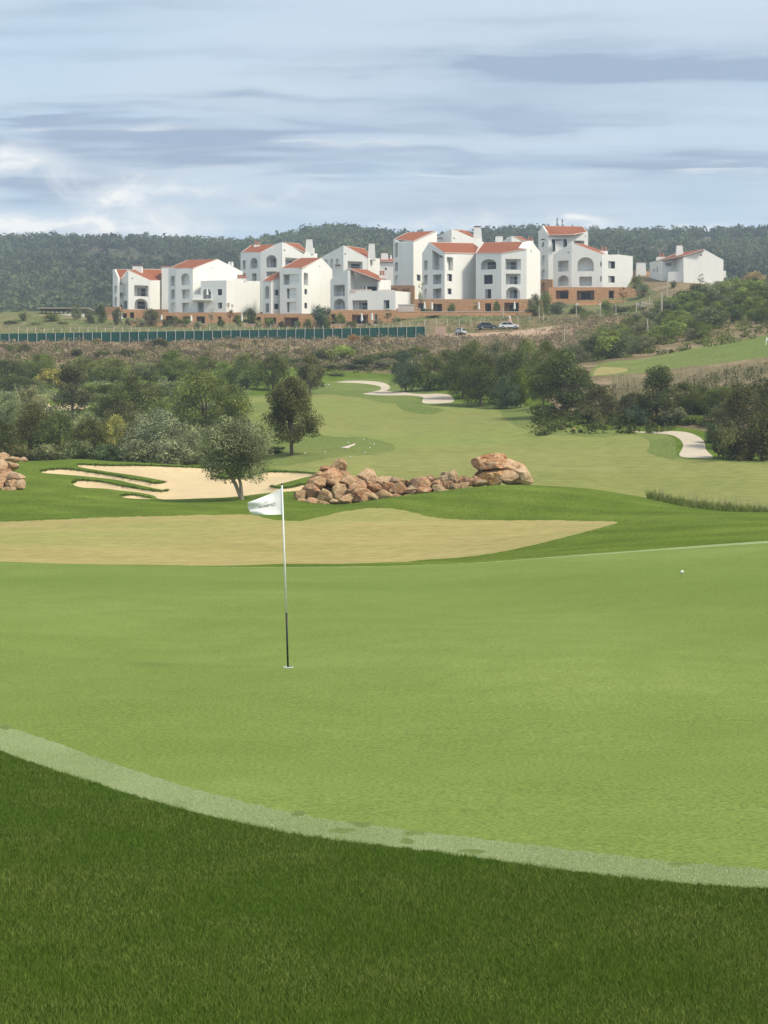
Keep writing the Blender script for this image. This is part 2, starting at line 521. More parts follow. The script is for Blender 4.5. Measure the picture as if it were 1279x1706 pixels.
CP += [(-250, 600, 242), (0, 598, 242), (200, 596, 242), (400, 594, 242), (600, 592, 244), (720, 585, 246), (850, 580, 246)]
CP += [(-250, 575, 262), (0, 572, 262), (200, 571, 262), (350, 570, 262), (550, 566, 262), (705, 563, 262), (770, 560, 266), (850, 556, 268), (930, 557, 264)]
CP += [(-250, 560, 274), (0, 556, 274), (200, 554, 274), (400, 553, 274), (600, 550, 275), (720, 545, 277), (850, 540, 280), (960, 535, 284), (1060, 528, 282)]
CP += [(-250, 547, 290), (0, 545, 290), (200, 546, 292), (320, 547, 294), (480, 547.5, 296), (600, 546.5, 296), (700, 529, 300), (850, 527, 302), (950, 518, 304), (1060, 512, 302), (1160, 490, 300), (1279, 480, 290), (1530, 450, 290)]
CP += [(-250, 530, 312), (0, 526, 312), (100, 525, 314), (240, 542, 312), (480, 546, 312), (620, 546, 312), (700, 526, 314), (850, 524, 314), (980, 507, 318), (1060, 502, 318), (1120, 478, 320), (1200, 484, 322), (1279, 472, 318)]
CP += [(-250, 524, 345), (0, 522, 345), (100, 520, 345), (240, 530, 345), (480, 520, 348), (700, 500, 348), (900, 486, 348), (1060, 460, 348), (1200, 468, 348), (1279, 468, 345), (1530, 450, 345)]
CP += [(-250, 560, 420), (0, 555, 420), (240, 545, 420), (480, 530, 420), (700, 510, 420), (900, 500, 420), (1060, 500, 420), (1279, 500, 420), (1530, 490, 420)]
CP += [(-250, 540, 520), (0, 538, 520), (240, 530, 520), (480, 515, 520), (700, 500, 520), (900, 495, 520), (1060, 495, 520), (1279, 492, 520), (1530, 480, 520)]
CP += [(-250, 455, 720), (0, 457, 720), (240, 455, 720), (480, 440, 720), (700, 435, 720), (900, 430, 720), (1100, 432, 720), (1279, 430, 720), (1530, 420, 720)]
RIDGE = [(-250, 398), (0, 399), (100, 399), (240, 402), (330, 405), (410, 408), (450, 402), (500, 391), (550, 384), (640, 393), (720, 398), (800, 391), (880, 387), (960, 392), (1080, 391), (1180, 389), (1279, 387), (1530, 384)]
CP += [(u, v + 7, 950) for u, v in RIDGE]
CP += [(u, 425, 1200) for u in (-250, 200, 640, 1100, 1530)] + [(u, 470, 1700) for u in (-250, 640, 1530)] + [(u, 600, 4000) for u in (-250, 640, 1530)]
CP = np.array(CP, dtype=float)
LS = .42                                            # weight of log-distance against bearing


def ab(u, Y):
    return np.stack([(np.asarray(u, float) - UC) / FP, np.log(np.asarray(Y, float)) * LS], -1)


def _k(d2):
    return np.where(d2 > 1e-18, d2 * np.log(np.maximum(d2, 1e-18)) * .5, 0.0)


_pts = ab(CP[:, 0], CP[:, 2])
_val = CP[:, 1] - (VH + FP * HC / CP[:, 2])
_n = len(_pts)
_A = np.zeros((_n + 3, _n + 3))
_A[:_n, :_n] = _k(((_pts[:, None] - _pts[None]) ** 2).sum(-1)) + np.eye(_n) * 2e-5
_A[:_n, _n] = _A[_n, :_n] = 1
_A[:_n, _n + 1:] = _pts
_A[_n + 1:, :_n] = _pts.T
_w = np.linalg.solve(_A, np.concatenate([_val, np.zeros(3)]))


def rowfun(q):
    """photo row of the ground at (bearing, log-distance) points q"""
    q = np.atleast_2d(q)
    out = np.empty(len(q))
    for i in range(0, len(q), 20000):
        s = q[i:i + 20000]
        d2 = ((s[:, None] - _pts[None]) ** 2).sum(-1)
        out[i:i + 20000] = _k(d2) @ _w[:_n] + _w[_n] + s @ _w[_n + 1:]
    Y = np.exp(q[:, 1] / LS)
    return out + VH + FP * HC / Y


def bumps(X, Y):
    """small undulation so that no slope is perfectly smooth"""
    s = np.clip((Y - 45) / 60, 0, 1)
    gr = np.clip((Y - 12) / 4, 0, 1) * np.clip((37 - Y) / 6, 0, 1)
    return gr * .055 * (np.sin(X * .75 + .35 * Y) + .7 * np.sin(.42 * Y - .5 * X + 1.2)) + s * (.05 * np.sin(X * .9 + Y * .23) * np.sin(Y * .31 - X * .2) + .10 * np.sin(X * .21 + 1.3) * np.sin(Y * .11 + X * .07))


def H(X, Y):
    X, Y = np.asarray(X, float), np.asarray(Y, float)
    q = np.stack([np.clip(X / Y, -.40, .40), np.log(Y) * LS], -1)
    v = rowfun(q.reshape(-1, 2)).reshape(X.shape)
    return HC - (v - VH) / FP * Y + bumps(X, Y)


def gz(X, Y):
    return float(H(np.array([X]), np.array([Y]))[0])


def ground(u, Y):
    X = (u - UC) / FP * Y
    return Vector((X, Y, gz(X, Y)))


def hit(u, v, y0=5.0, y1=1000.0):
    """first ground point seen along the photo ray"""
    Ys = np.exp(np.linspace(math.log(y0), math.log(y1), 500))
    vv = rowfun(ab(np.full(500, u), Ys))
    k = np.nonzero(vv <= v)[0]
    if len(k) == 0:
        return float(Ys[np.argmin(np.abs(vv - v))])
    i = k[0]
    if i == 0:
        return float(Ys[0])
    t = (vv[i - 1] - v) / max(1e-9, vv[i - 1] - vv[i])
    return float(Ys[i - 1] + t * (Ys[i] - Ys[i - 1]))


def pip(P, poly):
    x, y = P[:, 0], P[:, 1]
    ins = np.zeros(len(P), bool)
    n = len(poly)
    for i in range(n):
        x0, y0 = poly[i]
        x1, y1 = poly[(i + 1) % n]
        c = ((y0 > y) != (y1 > y))
        ins ^= c & (x < (x1 - x0) * (y - y0) / ((y1 - y0) if y1 != y0 else 1e-12) + x0)
    return ins


# zones, later ones lie on top of earlier ones. A corner is (column, row) seen on the ground, or (column, None, distance)
Z = []


def zone(name, pts, y0=5.0, y1=1000.0, jit=0.0, step=.006, smooth=True):
    q = []
    for p in pts:
        Y = p[2] if len(p) == 3 else hit(p[0], p[1], y0, y1)
        q.append(ab(p[0], Y))
    q = np.array(q)
    n = len(q)
    out = []
    for i in range(n):                                   # Catmull-Rom through the corners
        p0, p1, p2, p3 = q[i - 1], q[i], q[(i + 1) % n], q[(i + 2) % n]
        L = np.linalg.norm(p2 - p1)
        k = max(1, int(L / step))
        for t in np.arange(k) / k:
            if smooth and L < .12:
                c = .5 * ((2 * p1) + (p2 - p0) * t + (2 * p0 - 5 * p1 + 4 * p2 - p3) * t * t + (3 * p1 - p0 - 3 * p2 + p3) * t ** 3)
            else:
                c = p1 + (p2 - p1) * t
            out.append(c)
    out = np.array(out)
    if jit:
        out[:, 1] += RNG.normal(0, jit, len(out))
    Z.append((name, out))


R = 1500
L_ = -220
zone('scrub', [(L_, None, 228), (200, None, 228), (480, None, 232), (700, None, 228), (860, None, 214), (900, None, 182), (930, None, 158),
               (1000, None, 141), (1110, None, 138), (1200, None, 130), (1279, None, 115), (R, None, 113), (R, None, 400), (L_, None, 400)], smooth=False)
zone('hillground', [(L_, None, 400), (R, None, 400), (R, None, 1739), (L_, None, 1739)], smooth=False)
zone('lawn', [(L_, None, 266), (300, None, 266), (690, None, 267), (700, None, 288), (900, None, 290), (1060, None, 288), (1100, None, 318), (1040, None, 345), (L_, None, 352)], smooth=False)
zone('terra', [(745, 541), (800, 535), (900, 524), (985, 521), (1000, 530), (940, 540), (860, 552), (800, 556), (745, 556)], 262, 312)
zone('dirt', [(740, None, 263), (770, 562), (830, 562), (880, 574), (925, 580), (935, 566), (985, 545), (1045, 533), (1040, 528), (970, 538), (900, 546), (850, 552), (770, 556), (735, 557)], 240, 305)
zone('tongue', [(985, 627), (1050, 624), (1120, 614), (1200, 606), (1290, 592), (R, 560), (R, 520), (1285, 556), (1220, 568), (1140, 583), (1070, 598), (1000, 605)], 160, 240)
zone('tan', [(990, 626), (1035, 621), (1045, 614), (1000, 610)], 160, 240)
zone('semi', [(400, None, 108), (640, None, 100), (900, None, 92), (1100, None, 90), (R, None, 90), (R, None, 112), (1279, None, 112.5), (1180, 766), (1130, 760), (1120, 728), (1060, 718), (960, 716), (900, 706),
              (885, 680), (870, 672), (760, 668), (700, 640), (640, 632), (560, 634), (470, 655), (400, 662), (395, None, 140)], 90, 240)
zone('tan2', [(455, None, 106), (480, 776), (530, 766), (590, 760), (650, 754), (655, 742), (610, 731), (550, 727), (512, 716), (505, 700), (520, 684), (505, 672), (450, 668), (405, 672), (405, 664), (450, 659), (530, 656), (590, 662), (640, 672),
              (700, 676), (770, 678), (828, 682), (836, 694), (862, 712), (910, 724), (1000, 728), (1060, 726), (1082, 738), (1080, 754), (1130, 764), (1280, 776), (R, 790), (R, None, 86), (1280, None, 85), (1100, None, 87),
              (950, None, 89), (800, None, 90), (700, None, 92), (640, None, 96), (560, None, 101)], 86, 240, jit=.0007, step=.003)
zone('semi', [(700, 676), (740, 683), (712, 690), (672, 684), (660, 672), (690, 668)], 150, 240)
zone('path', [(560, 637), (600, 633.5), (640, 637), (650, 645), (645, 650), (690, 656), (730, 656), (752, 660), (752, 671), (706, 672), (705, 663), (690, 659.5), (640, 659), (604, 657), (630, 650), (632, 643), (600, 638)], 150, 260, step=.003)
zone('path', [(1040, 718.5), (1085, 718.5), (1120, 718), (1152, 722), (1172, 734), (1176, 750), (1186, 764), (1134, 760), (1138, 742), (1128, 728), (1105, 722), (1070, 720.5)], 100, 160, step=.003)
zone('path', [(1186, 765), (1230, 767), (1300, 770), (R, 774), (R, 772.5), (1300, 769), (1230, 765.5)], 100, 160, step=.003, smooth=False)
zone('tan2', [(L_, 664), (20, 664), (60, 660), (85, 656), (85, 668), (40, 672), (L_, 674)], 150, 230)
zone('sand', [(66, 672), (80, 671), (84, 676), (130, 673), (150, 677), (120, 683), (70, 684)], 150, 230)
zone('tan', [(L_, None, 47.3), (0, None, 47.3), (300, None, 47), (480, None, 46.5), (600, None, 46.8), (700, 933), (760, 929), (830, 920), (900, 905), (960, 890), (1000, 879), (1028, 869.5),
             (960, 867.5), (880, 867), (760, 866), (710, 860), (675, 852), (645, 848), (610, 849), (570, 854), (530, 862), (500, 867), (470, 867), (440, 862), (415, 857), (330, 858), (250, 860), (100, 865), (0, 869), (L_, 872)], 44, 76, jit=.0007, step=.003)
SAND = [(130, 774.5), (170, 776), (220, 777), (300, 780), (340, 782), (375, 785), (358, 795), (378, 799), (405, 797), (440, 788), (470, 786), (500, 787), (527, 791), (500, 798),
        (465, 806), (453, 811), (470, 814), (505, 808), (510, 813), (470, 820), (420, 824), (380, 827), (330, 829), (270, 830), (255, 823), (230, 818), (200, 815.5), (170, 813),
        (140, 812), (124, 808), (123, 803), (130, 800), (150, 800.5), (170, 802.5), (200, 808), (230, 812.5), (260, 816.5), (278, 816), (250, 810), (235, 807), (215, 803),
        (197, 799), (160, 794), (130, 791), (100, 789.5), (71, 788.5), (71, 785.5), (85, 783), (105, 781.5), (130, 783), (164, 788), (211, 797), (240, 801), (258, 804.5), (275, 803),
        (270, 800), (240, 795), (200, 789), (165, 783), (130, 777)]
zone('sand', SAND, 76, 108, step=.0025)
zone('sand', [(202, 825), (212, 823.5), (225, 823.5), (240, 826), (250, 829.5), (225, 829), (210, 827.5)], 76, 108, step=.0025)
EDGE_LO = [(L_, 1178), (-100, 1220), (0, 1252), (100, 1286), (200, 1318), (300, 1347), (400, 1372), (480, 1388), (560, 1400), (640, 1409), (740, 1422), (840, 1436), (940, 1450), (1040, 1462), (1150, 1473), (1279, 1481), (R, 1490)]
EDGE_HI = [(L_, 1145), (-100, 1184), (0, 1213), (100, 1242), (200, 1276), (300, 1308), (400, 1335), (500, 1358), (600, 1373), (700, 1386), (800, 1398), (900, 1409), (1000, 1422), (1100, 1434), (1200, 1443), (1279, 1448), (R, 1456)]
zone('collar', [(L_, None, 3.3), (R, None, 3.3), (R, None, 39.6), (1279, None, 39.4), (1100, None, 39.0), (950, None, 38.5), (800, None, 38.05), (480, None, 38.0), (L_, None, 38.05)], smooth=False)
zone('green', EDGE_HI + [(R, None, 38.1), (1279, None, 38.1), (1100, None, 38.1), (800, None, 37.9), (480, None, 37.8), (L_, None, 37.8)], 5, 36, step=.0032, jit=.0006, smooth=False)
zone('fore', EDGE_LO + [(R, None, 3.1), (L_, None, 3.1)], 5, 36, step=.0032, jit=.0006, smooth=False)
for (u, v, ru, rv) in ((497, 1355, 11, 6), (569, 1383, 20, 4.5), (603, 1373, 22, 5), (676, 1402, 13, 6), (692, 1388, 18, 5), (785, 1419, 22, 4), (1130, 1441, 26, 4), (8, 1216, 14, 4)):
    zone('print', [(u + ru * math.cos(t) * (.6 + .8 * RNG.random()), v + rv * math.sin(t) * (.4 + 1.0 * RNG.random())) for t in np.linspace(0, 6.283, 10)[:-1]], 5, 36, step=.003)

# mesh: perspective-even grid of spots plus every zone border, triangulated together
rows = np.concatenate([np.linspace(math.log(3.0), math.log(36), 70), np.linspace(math.log(36.4), math.log(125), 210), np.linspace(math.log(126), math.log(360), 130),
                       np.linspace(math.log(366), math.log(1250), 60), np.linspace(math.log(1280), math.log(1740), 8)]) * LS
cols = np.linspace(-.345, .345, 118)
GA, GB = np.meshgrid(cols, rows)
grid = np.stack([GA.ravel(), GB.ravel()], -1)
inner = (np.abs(grid[:, 0]) < .344)
grid[inner, 0] += RNG.normal(0, .0007, inner.sum())
P2 = [Vector((p[0], p[1])) for p in grid]
E2 = []
for nm, q in Z:
    b = len(P2)
    P2 += [Vector((min(.345, max(-.345, p[0])), p[1])) for p in q]
    E2 += [(b + i, b + (i + 1) % len(q)) for i in range(len(q))]
res = delaunay_2d_cdt(P2, E2, [], 0, 1e-7)
TV = np.array([(v.x, v.y) for v in res[0]])
TF = np.array([f for f in res[2] if len(f) == 3])
Yt = np.exp(TV[:, 1] / LS)
Xt = TV[:, 0] * Yt
Zt = H(Xt, Yt)
cen = TV[TF].mean(1)
base = np.array(['rough'] * len(TF), dtype='<U12')
for nm, q in Z:
    base[pip(cen, q)] = nm
# bunkers: sand sits below the turf
for nm, q in Z:
    if nm == 'sand':
        ins = pip(TV, q)
        qY = np.exp(q[:, 1] / LS)
        W = np.stack([q[:, 0] * qY, qY], -1)
        idx = np.nonzero(ins)[0]
        if len(idx):
            d = np.sqrt(((np.stack([Xt[idx], Yt[idx]], -1)[:, None] - W[None]) ** 2).sum(-1)).min(1)
            Zt[idx] -= .22 * np.clip(d / .5, 0, 1)
ROUGHLBL = {'rough': 'rough', 'scrub': 'scrub_ground', 'hillground': 'hill', 'lawn': 'garden_lawn', 'terra': 'earth_slope', 'dirt': 'dirt_road', 'tongue': 'upper_fairway', 'semi': 'semi_rough',
            'tan2': 'far_fairway', 'path': 'cart_path', 'sand': 'bunker_sand', 'tan': 'near_fairway', 'collar': 'green_collar', 'green': 'putting_green', 'fore': 'foreground_rough', 'print': 'trodden_turf'}
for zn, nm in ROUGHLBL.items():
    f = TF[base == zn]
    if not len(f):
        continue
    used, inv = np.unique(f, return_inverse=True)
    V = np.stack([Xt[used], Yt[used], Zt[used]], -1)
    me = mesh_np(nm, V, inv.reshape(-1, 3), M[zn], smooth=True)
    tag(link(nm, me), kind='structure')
ZP = {}
for nm, q in Z:
    ZP.setdefault(nm, []).append(q)


def blades(name, X, Y, h, w, lean, mat, label=None, tone=None, cat=None):
    """upright grass blades, one bent triangle pair each, joined as one mass"""
    n = len(X)
    z = H(X, Y)
    t = RNG.uniform(0, 2 * math.pi, n)
    ln = RNG.normal(0, lean, (n, 2))
    hh = h * RNG.uniform(.55, 1.2, n) * (1 + .28 * np.sin(X * 5.1 + 2 * np.sin(Y * 3.3)) * np.sin(Y * 4.3 + 1.5 * np.sin(X * 2.7)))
    ww = w * RNG.uniform(.7, 1.3, n)
    dx, dy = np.cos(t) * ww, np.sin(t) * ww
    V = np.empty((n, 3, 3))
    V[:, 0] = np.stack([X - dx, Y - dy, z - .002], -1)
    V[:, 1] = np.stack([X + dx, Y + dy, z - .002], -1)
    V[:, 2] = np.stack([X + ln[:, 0] * hh, Y + ln[:, 1] * hh, z + hh], -1)
    tn = RNG.random(n) if tone is None else tone
    me = mesh_np(name, V.reshape(-1, 3), np.arange(3 * n).reshape(-1, 3), mat, attrs={'tone': np.repeat(tn, 3)})
    return tag(link(name, me), label, cat, kind='stuff')


def scatter(n, a0, a1, y0, y1, test=None, power=1.0):
    """random spots, denser near the viewer as the eye needs"""
    a = RNG.uniform(a0, a1, n)
    Y = np.exp(RNG.uniform(math.log(y0), math.log(y1), n))
    if test is not None:
        k = test(np.stack([a, np.log(Y) * LS], -1))
        a, Y = a[k], Y[k]
    return a * Y, Y


def in_zone(name):
    def f(q):
        r = np.zeros(len(q), bool)
        for p in ZP[name]:
            r |= pip(q, p)
        return r
    return f


X, Y = scatter(900000, -.29, .29, 4.9, 15.5, in_zone('fore'))
k_ = RNG.random(len(X)) < .012
blades('rough_grass', X, Y, .023, .0018, .55, M['blade'], 'thick dark green rough grass in front of the pale collar strip', tone=RNG.random(len(X)) ** 1.6, cat='grass')
blades('straw_blades', X[k_], Y[k_], .026, .0015, .7, M['mixed_blade'], 'sparse pale blades scattered through the dark rough grass', cat='grass')
fz, gz_, pz = in_zone('fore'), in_zone('green'), in_zone('print')
X, Y = scatter(520000, -.29, .29, 6.6, 16, lambda q: ~fz(q) & ~gz_(q) & ~pz(q))
blades('collar_grass', X, Y, .010, .0016, .8, M['pale_blade'], 'short pale grass of the collar strip round the putting green', cat='grass')
# grass lip hanging over the bunker edges
lx, ly = [], []
for q in ZP['sand']:
    qY = np.exp(q[:, 1] / LS)
    if qY.max() > 130:
        continue
    for i in range(len(q)):
        j = (i + 1) % len(q)
        mx, mb_ = (q[i, 0] + q[j, 0]) / 2, math.log((qY[i] + qY[j]) / 2 - .5) * LS
        if not any(pip(np.array([[mx, mb_]]), p)[0] for p in ZP['sand']):
            continue                                     # only where the turf stands above the sand
        t = RNG.random(34)
        lx += list(q[i, 0] * qY[i] * (1 - t) + q[j, 0] * qY[j] * t + RNG.normal(0, .07, 34))
        ly += list(qY[i] * (1 - t) + qY[j] * t + RNG.normal(0, .07, 34))
blades('bunker_lip_grass', np.array(lx), np.array(ly), .13, .03, .5, M['lip_blade'], 'ragged grass fringe along the bunker lips', cat='grass')
# tall weedy grass strip on the right-hand mound
a = np.linspace(0, 1, 2600)
uu = 1078 + 240 * RNG.random(2600)
vb = np.interp(uu, [1078, 1150, 1200, 1279, 1320], [831, 842, 845, 853, 856])
YY = np.interp(uu, [1078, 1150, 1279, 1320], [77.5, 75.5, 74, 74]) + RNG.normal(0, .5, 2600)
blades('weedy_grass', (uu - UC) / FP * YY, YY, .42, .022, .35, M['mixed_blade'], 'strip of unmown weedy grass on the mound by the fairway', cat='grass')
uu = 1085 + 230 * RNG.random(420)
YY = np.interp(uu, [1078, 1150, 1279, 1320], [77.8, 76, 74.5, 74.5]) + RNG.normal(0, .4, 420)
blades('seed_stalks', (uu - UC) / FP * YY, YY, .85, .010, .3, M['dry_blade'], 'pale dry seed stalks standing above the weedy grass strip', cat='grass')
# ------------------------------------------------------------------ houses
class House:
    """walls as upright planes between plan corners; every opening is cut, lined and glazed"""
    def __init__(self, name, u, v, Y, label, cat='building', group='white houses on the hill'):
        self.root = thing(name, px3(u, v, Y), label, cat, group)
        self.wall, self.base = MB(), MB()
        self.wins, self.rails, self.darks, self.vents = [], [], [], []
        self.Y = Y

    def face(self, c0, c1, outline, holes=(), t=.35, mb=None, mat='wall'):
        """c0, c1: (column, depth offset) of the two plan corners; outline and holes in photo pixels"""
        mb = mb or (self.wall if mat == 'wall' else self.base)
        Y0, Y1 = self.Y + c0[1], self.Y + c1[1]
        A = Vector(((c0[0] - UC) / FP * Y0, Y0))
        B = Vector(((c1[0] - UC) / FP * Y1, Y1))
        d = (B - A)
        L = d.length
        e = d / L
        nrm = Vector((-e.y, e.x))
        if nrm.y < 0:
            nrm = -nrm                                   # points into the house, away from the viewer

        def loc(u, v):
            a = (u - UC) / FP
            s = (a * A.y - A.x) / (e.x - a * e.y)
            Yp = A.y + e.y * s
            return (s, HC - (v - VH) / FP * Yp)

        def w3(p, dep=0.0):
            return Vector((A.x + e.x * p[0] + nrm.x * dep, A.y + e.y * p[0] + nrm.y * dep, p[1]))

        out = [loc(*p) for p in outline]
        hl = []
        for h in holes:
            k = h[0]
            if k == 'p':
                pts, st = [loc(*p) for p in h[1]], h[2]
            elif k == 'c':
                c = loc(h[1], h[2])
                r = h[3] * self.Y / FP
                pts, st = [(c[0] + r * math.cos(q), c[1] + r * math.sin(q)) for q in np.linspace(0, 6.283, 9)[:-1]], 'v'
            else:
                _, u0, v0, u1, v1, st = h
                a0, b0 = loc(u0, v1)
                a1, b1 = loc(u1, v0)
                if k == 'r':
                    pts = [(a0, b0), (a1, b0), (a1, b1), (a0, b1)]
                else:
                    rw = (a1 - a0) / 2
                    rh = min(rw, (b1 - b0) * .5)
                    pts = [(a0, b0), (a1, b0)] + [(a0 + rw + rw * math.cos(q), b1 - rh + rh * math.sin(q)) for q in np.linspace(0, math.pi, 9)]
            hl.append((pts, st))
        vs2, ed, fcs = [], [], []
        for poly in [out] + [h[0] for h in hl]:
            b = len(vs2)
            vs2 += [Vector(p) for p in poly]
            ed += [(b + i, b + (i + 1) % len(poly)) for i in range(len(poly))]
        r = delaunay_2d_cdt(vs2, ed, [], 0, 1e-5)
        vv = r[0]
        keep = []
        C = np.array([[(vv[f[0]].x + vv[f[1]].x + vv[f[2]].x) / 3, (vv[f[0]].y + vv[f[1]].y + vv[f[2]].y) / 3] for f in r[2]])
        ok = pip(C, out)
        for h, _ in hl:
            ok &= ~pip(C, h)
        keep = [tuple(f) for f, q in zip(r[2], ok) if q]
        mb.add([w3((p.x, p.y)) for p in vv], keep)
        n = len(out)                                      # thickness
        mb.add([w3(p) for p in out] + [w3(p, t) for p in out], [(i, (i + 1) % n, n + (i + 1) % n, n + i) for i in range(n)])
        if t > 1:
            mb.add([w3(p, t) for p in out], [tuple(range(n))])
        for pts, st in hl:
            xs = [p[0] for p in pts]
            zs = [p[1] for p in pts]
            x0, x1, z0, z1 = min(xs), max(xs), min(zs), max(zs)
            dep = {'w': .3, 'l': 2.3, 'g': 2.4, 'v': .4, 'n': .5, 's': .25}[st]
            k = len(pts)
            mb.add([w3(p) for p in pts] + [w3(p, dep) for p in pts], [(i, (i + 1) % k, k + (i + 1) % k, k + i) for i in range(k)])
            if st in 'lgn':
                mb.add([w3(p, dep) for p in pts], [tuple(range(k))])
            if st == 'v' or st == 's':
                q = MB()
                q.add([w3(p, dep - .02) for p in pts], [tuple(range(k))])
                self.vents.append(q)
            if st in 'wlg':
                if st == 'w':
                    gx0, gx1, gp = x0, x1, [w3(p, dep) for p in pts]
                else:
                    f0, f1 = ((.42, .97) if st == 'l' else (.34, .98))
                    if RNG.random() < .25:
                        f0, f1 = .25, .8
                    gx0, gx1 = x0 + (x1 - x0) * f0, x0 + (x1 - x0) * f1
                    zt = z0 + (z1 - z0) * (.84 if st == 'l' else .93)
                    gp = [w3(p, dep - .06) for p in ((gx0, z0 + .04), (gx1, z0 + .04), (gx1, zt), (gx0, zt))]
                gm = MB()
                gm.add(gp, [tuple(range(len(gp)))])
                fm = MB()
                zt = max(p.z for p in gp)
                for fx in (gx0 + .04, (gx0 + gx1) / 2, gx1 - .04):
                    a, b = w3((fx - .035, z0), dep - .1), w3((fx + .035, z0), dep - .1)
                    tt = zt if st != 'w' else z0 + (z1 - z0) * (.75 if k > 4 else 1)
                    fm.add([a, b, Vector((b.x, b.y, tt)), Vector((a.x, a.y, tt))], [(0, 1, 2, 3)])
                cm = None
                if st != 'g' and RNG.random() < .6:
                    cm = MB()
                    cx0, cx1 = (gx0 + .06, gx0 + (gx1 - gx0) * RNG.uniform(.3, .55))
                    tt = zt - .05 if k == 4 or st == 'l' else z0 + (z1 - z0) * .7
                    cm.add([w3(p, dep - .08) for p in ((cx0, z0 + .06), (cx1, z0 + .06), (cx1, tt), (cx0, tt))], [(0, 1, 2, 3)])
                self.wins.append((gm, fm, cm))
            if st == 'l':
                rm, pm = MB(), MB()
                hr = z0 + min(1.0, (z1 - z0) * .4)
                pm.add([w3((x0, z0 + .05), .12), w3((x1, z0 + .05), .12), w3((x1, hr), .12), w3((x0, hr), .12)], [(0, 1, 2, 3)])
                a, b = w3((x0, hr), .12), w3((x1, hr), .12)
                rm.tube([a, b], [.03, .03], 4)
                self.rails.append((rm, pm))

    def roof(self, pts, thick=.22, verge=True):
        """pts: (column, row, depth offset) of the roof plane's corners"""
        P = [px3(u, v, self.Y + dY) for u, v, dY in pts]
        m, t = MB(), MB()
        n = len(P)
        up, dn = [p + Vector((0, 0, .06)) for p in P], [p - Vector((0, 0, thick)) for p in P]
        m.add(up + dn, [tuple(range(n)), tuple(range(2 * n - 1, n - 1, -1))] + [(i, (i + 1) % n, n + (i + 1) % n, n + i) for i in range(n)])
        ro = m.build('roof', M['roof'], self.root)
        if verge:
            for i in range(n):
                t.tube([up[i] - Vector((0, 0, .08)), up[(i + 1) % n] - Vector((0, 0, .08))], [.13, .13], 4)
            t.build('verge', M['trim'], ro)
        return ro

    def block(self, u0, u1, v0, v1, dY, depth=2.0, mat='plaster', name='wall_block', taper=1.0, cap=None):
        Y = self.Y + dY
        a, b = px3(u0, v0, Y), px3(u1, v1, Y)
        m = MB()
        m.box(((a.x + b.x) / 2, Y + depth / 2, (a.z + b.z) / 2), (b.x - a.x, depth, a.z - b.z), 0, taper)
        o = m.build(name, M[mat], self.root)
        if cap:
            c = MB()
            c.box(((a.x + b.x) / 2, Y + depth / 2, a.z + .14), ((b.x - a.x) * taper + .16, depth * taper + .16, .24))
            c.build('cap', M[cap], o)
        return o

    def chimney(self, u0, u1, v0, v1, dY, taper=.78):
        return self.block(u0, u1, v0, v1, dY, 1.4, 'plaster', 'chimney', taper, 'beam')

    def pots(self, us, v0, v1, dY, r=.16, mat='pot'):
        Y = self.Y + dY
        for u in us:
            a, b = px3(u, v0, Y), px3(u, v1, Y)
            m = MB()
            m.tube([b, b.lerp(a, .7), a.lerp(b, .12), a], [r * 1.1, r * .8, r * 1.15, r * .3], 8)
            m.build('chimney_pot', M[mat], self.root)

    def beam(self, u0, u1, v0, v1, dY):
        self.block(u0, u1, v0, v1, dY, .6, 'beam', 'beam')

    def done(self):
        if self.wall.v:
            self.wall.build('wall', M['plaster'], self.root)
        if self.base.v:
            self.base.build('stone_base', M['stone'], self.root)
        for gm, fm, cm in self.wins:
            w = gm.build('window', M['glass'], self.root)
            fm.build('frame', M['frame'], w)
            if cm:
                cm.build('curtain', M['curtain'], w)
        for rm, pm in self.rails:
            r = rm.build('railing', M['steel'], self.root)
            pm.build('glass_panel', M['balu'], r)
        for q in self.vents:
            q.build('vent', M['dark'], self.root)
        return self.root


W = 'w'
# 1 leftmost house
h = House('house', 235, 538, 336, 'white house with twin low gables and three slit windows, leftmost of the row')
h.face((187.5, 3), (197, 0), [(187.5, 449), (191, 449), (197, 464), (197, 513), (187.5, 513)], [('r', 190.3, 475, 195.8, 489, 'l'), ('a', 190.3, 494, 195.5, 509, 'l')])
h.face((197, 0), (200.5, 2), [(197, 464), (200.5, 466), (200.5, 516), (197, 516)])
h.face((200.5, 2), (213.5, -1), [(200.5, 467), (213.5, 451), (213.5, 516), (200.5, 516)], [('r', 203.3, 472, 204.9, 494, 's'), ('r', 206.9, 472, 208.6, 494, 's'), ('r', 210.4, 472, 212.1, 494, 's'), ('r', 205, 500.5, 211.6, 515, 'w')], .35)
h.face((213.5, -1), (250, 1), [(213.5, 451), (250, 467.5), (250, 516), (213.5, 516)], [('c', 220.5, 463.5, 1.3), ('r', 223.5, 476, 247, 493, 'l'), ('a', 224, 498, 246, 514.5, 'l')], 3)
h.face((250, 1), (284, 12), [(250, 467.5), (284, 467.5), (284, 516), (250, 516)])
h.roof([(191.5, 449, 4), (213.5, 449, 5), (201.5, 464.5, 2.2), (197, 464, .2)])
h.roof([(214, 450, -.8), (234, 448.6, 8), (269, 449, 12), (270, 467.5, 8), (250, 467.3, 1.2)])
h.block(220.5, 235.5, 443, 455, 3.5, 2, name='chimney', cap='beam')
h.block(269, 281.5, 445, 517, 6, 4, name='tower', cap='pot')
h.face((174, 0), (200, -2), [(174, 511), (200, 511), (200, 540), (174, 540)], mat='s')
h.face((200, -2), (285, -2.5), [(200, 515.5), (285, 515.5), (285, 542), (200, 542)], [('r', 204, 522, 211, 535, 'g'), ('r', 216, 520.5, 223, 535, 'g')], mat='s')
h.done()
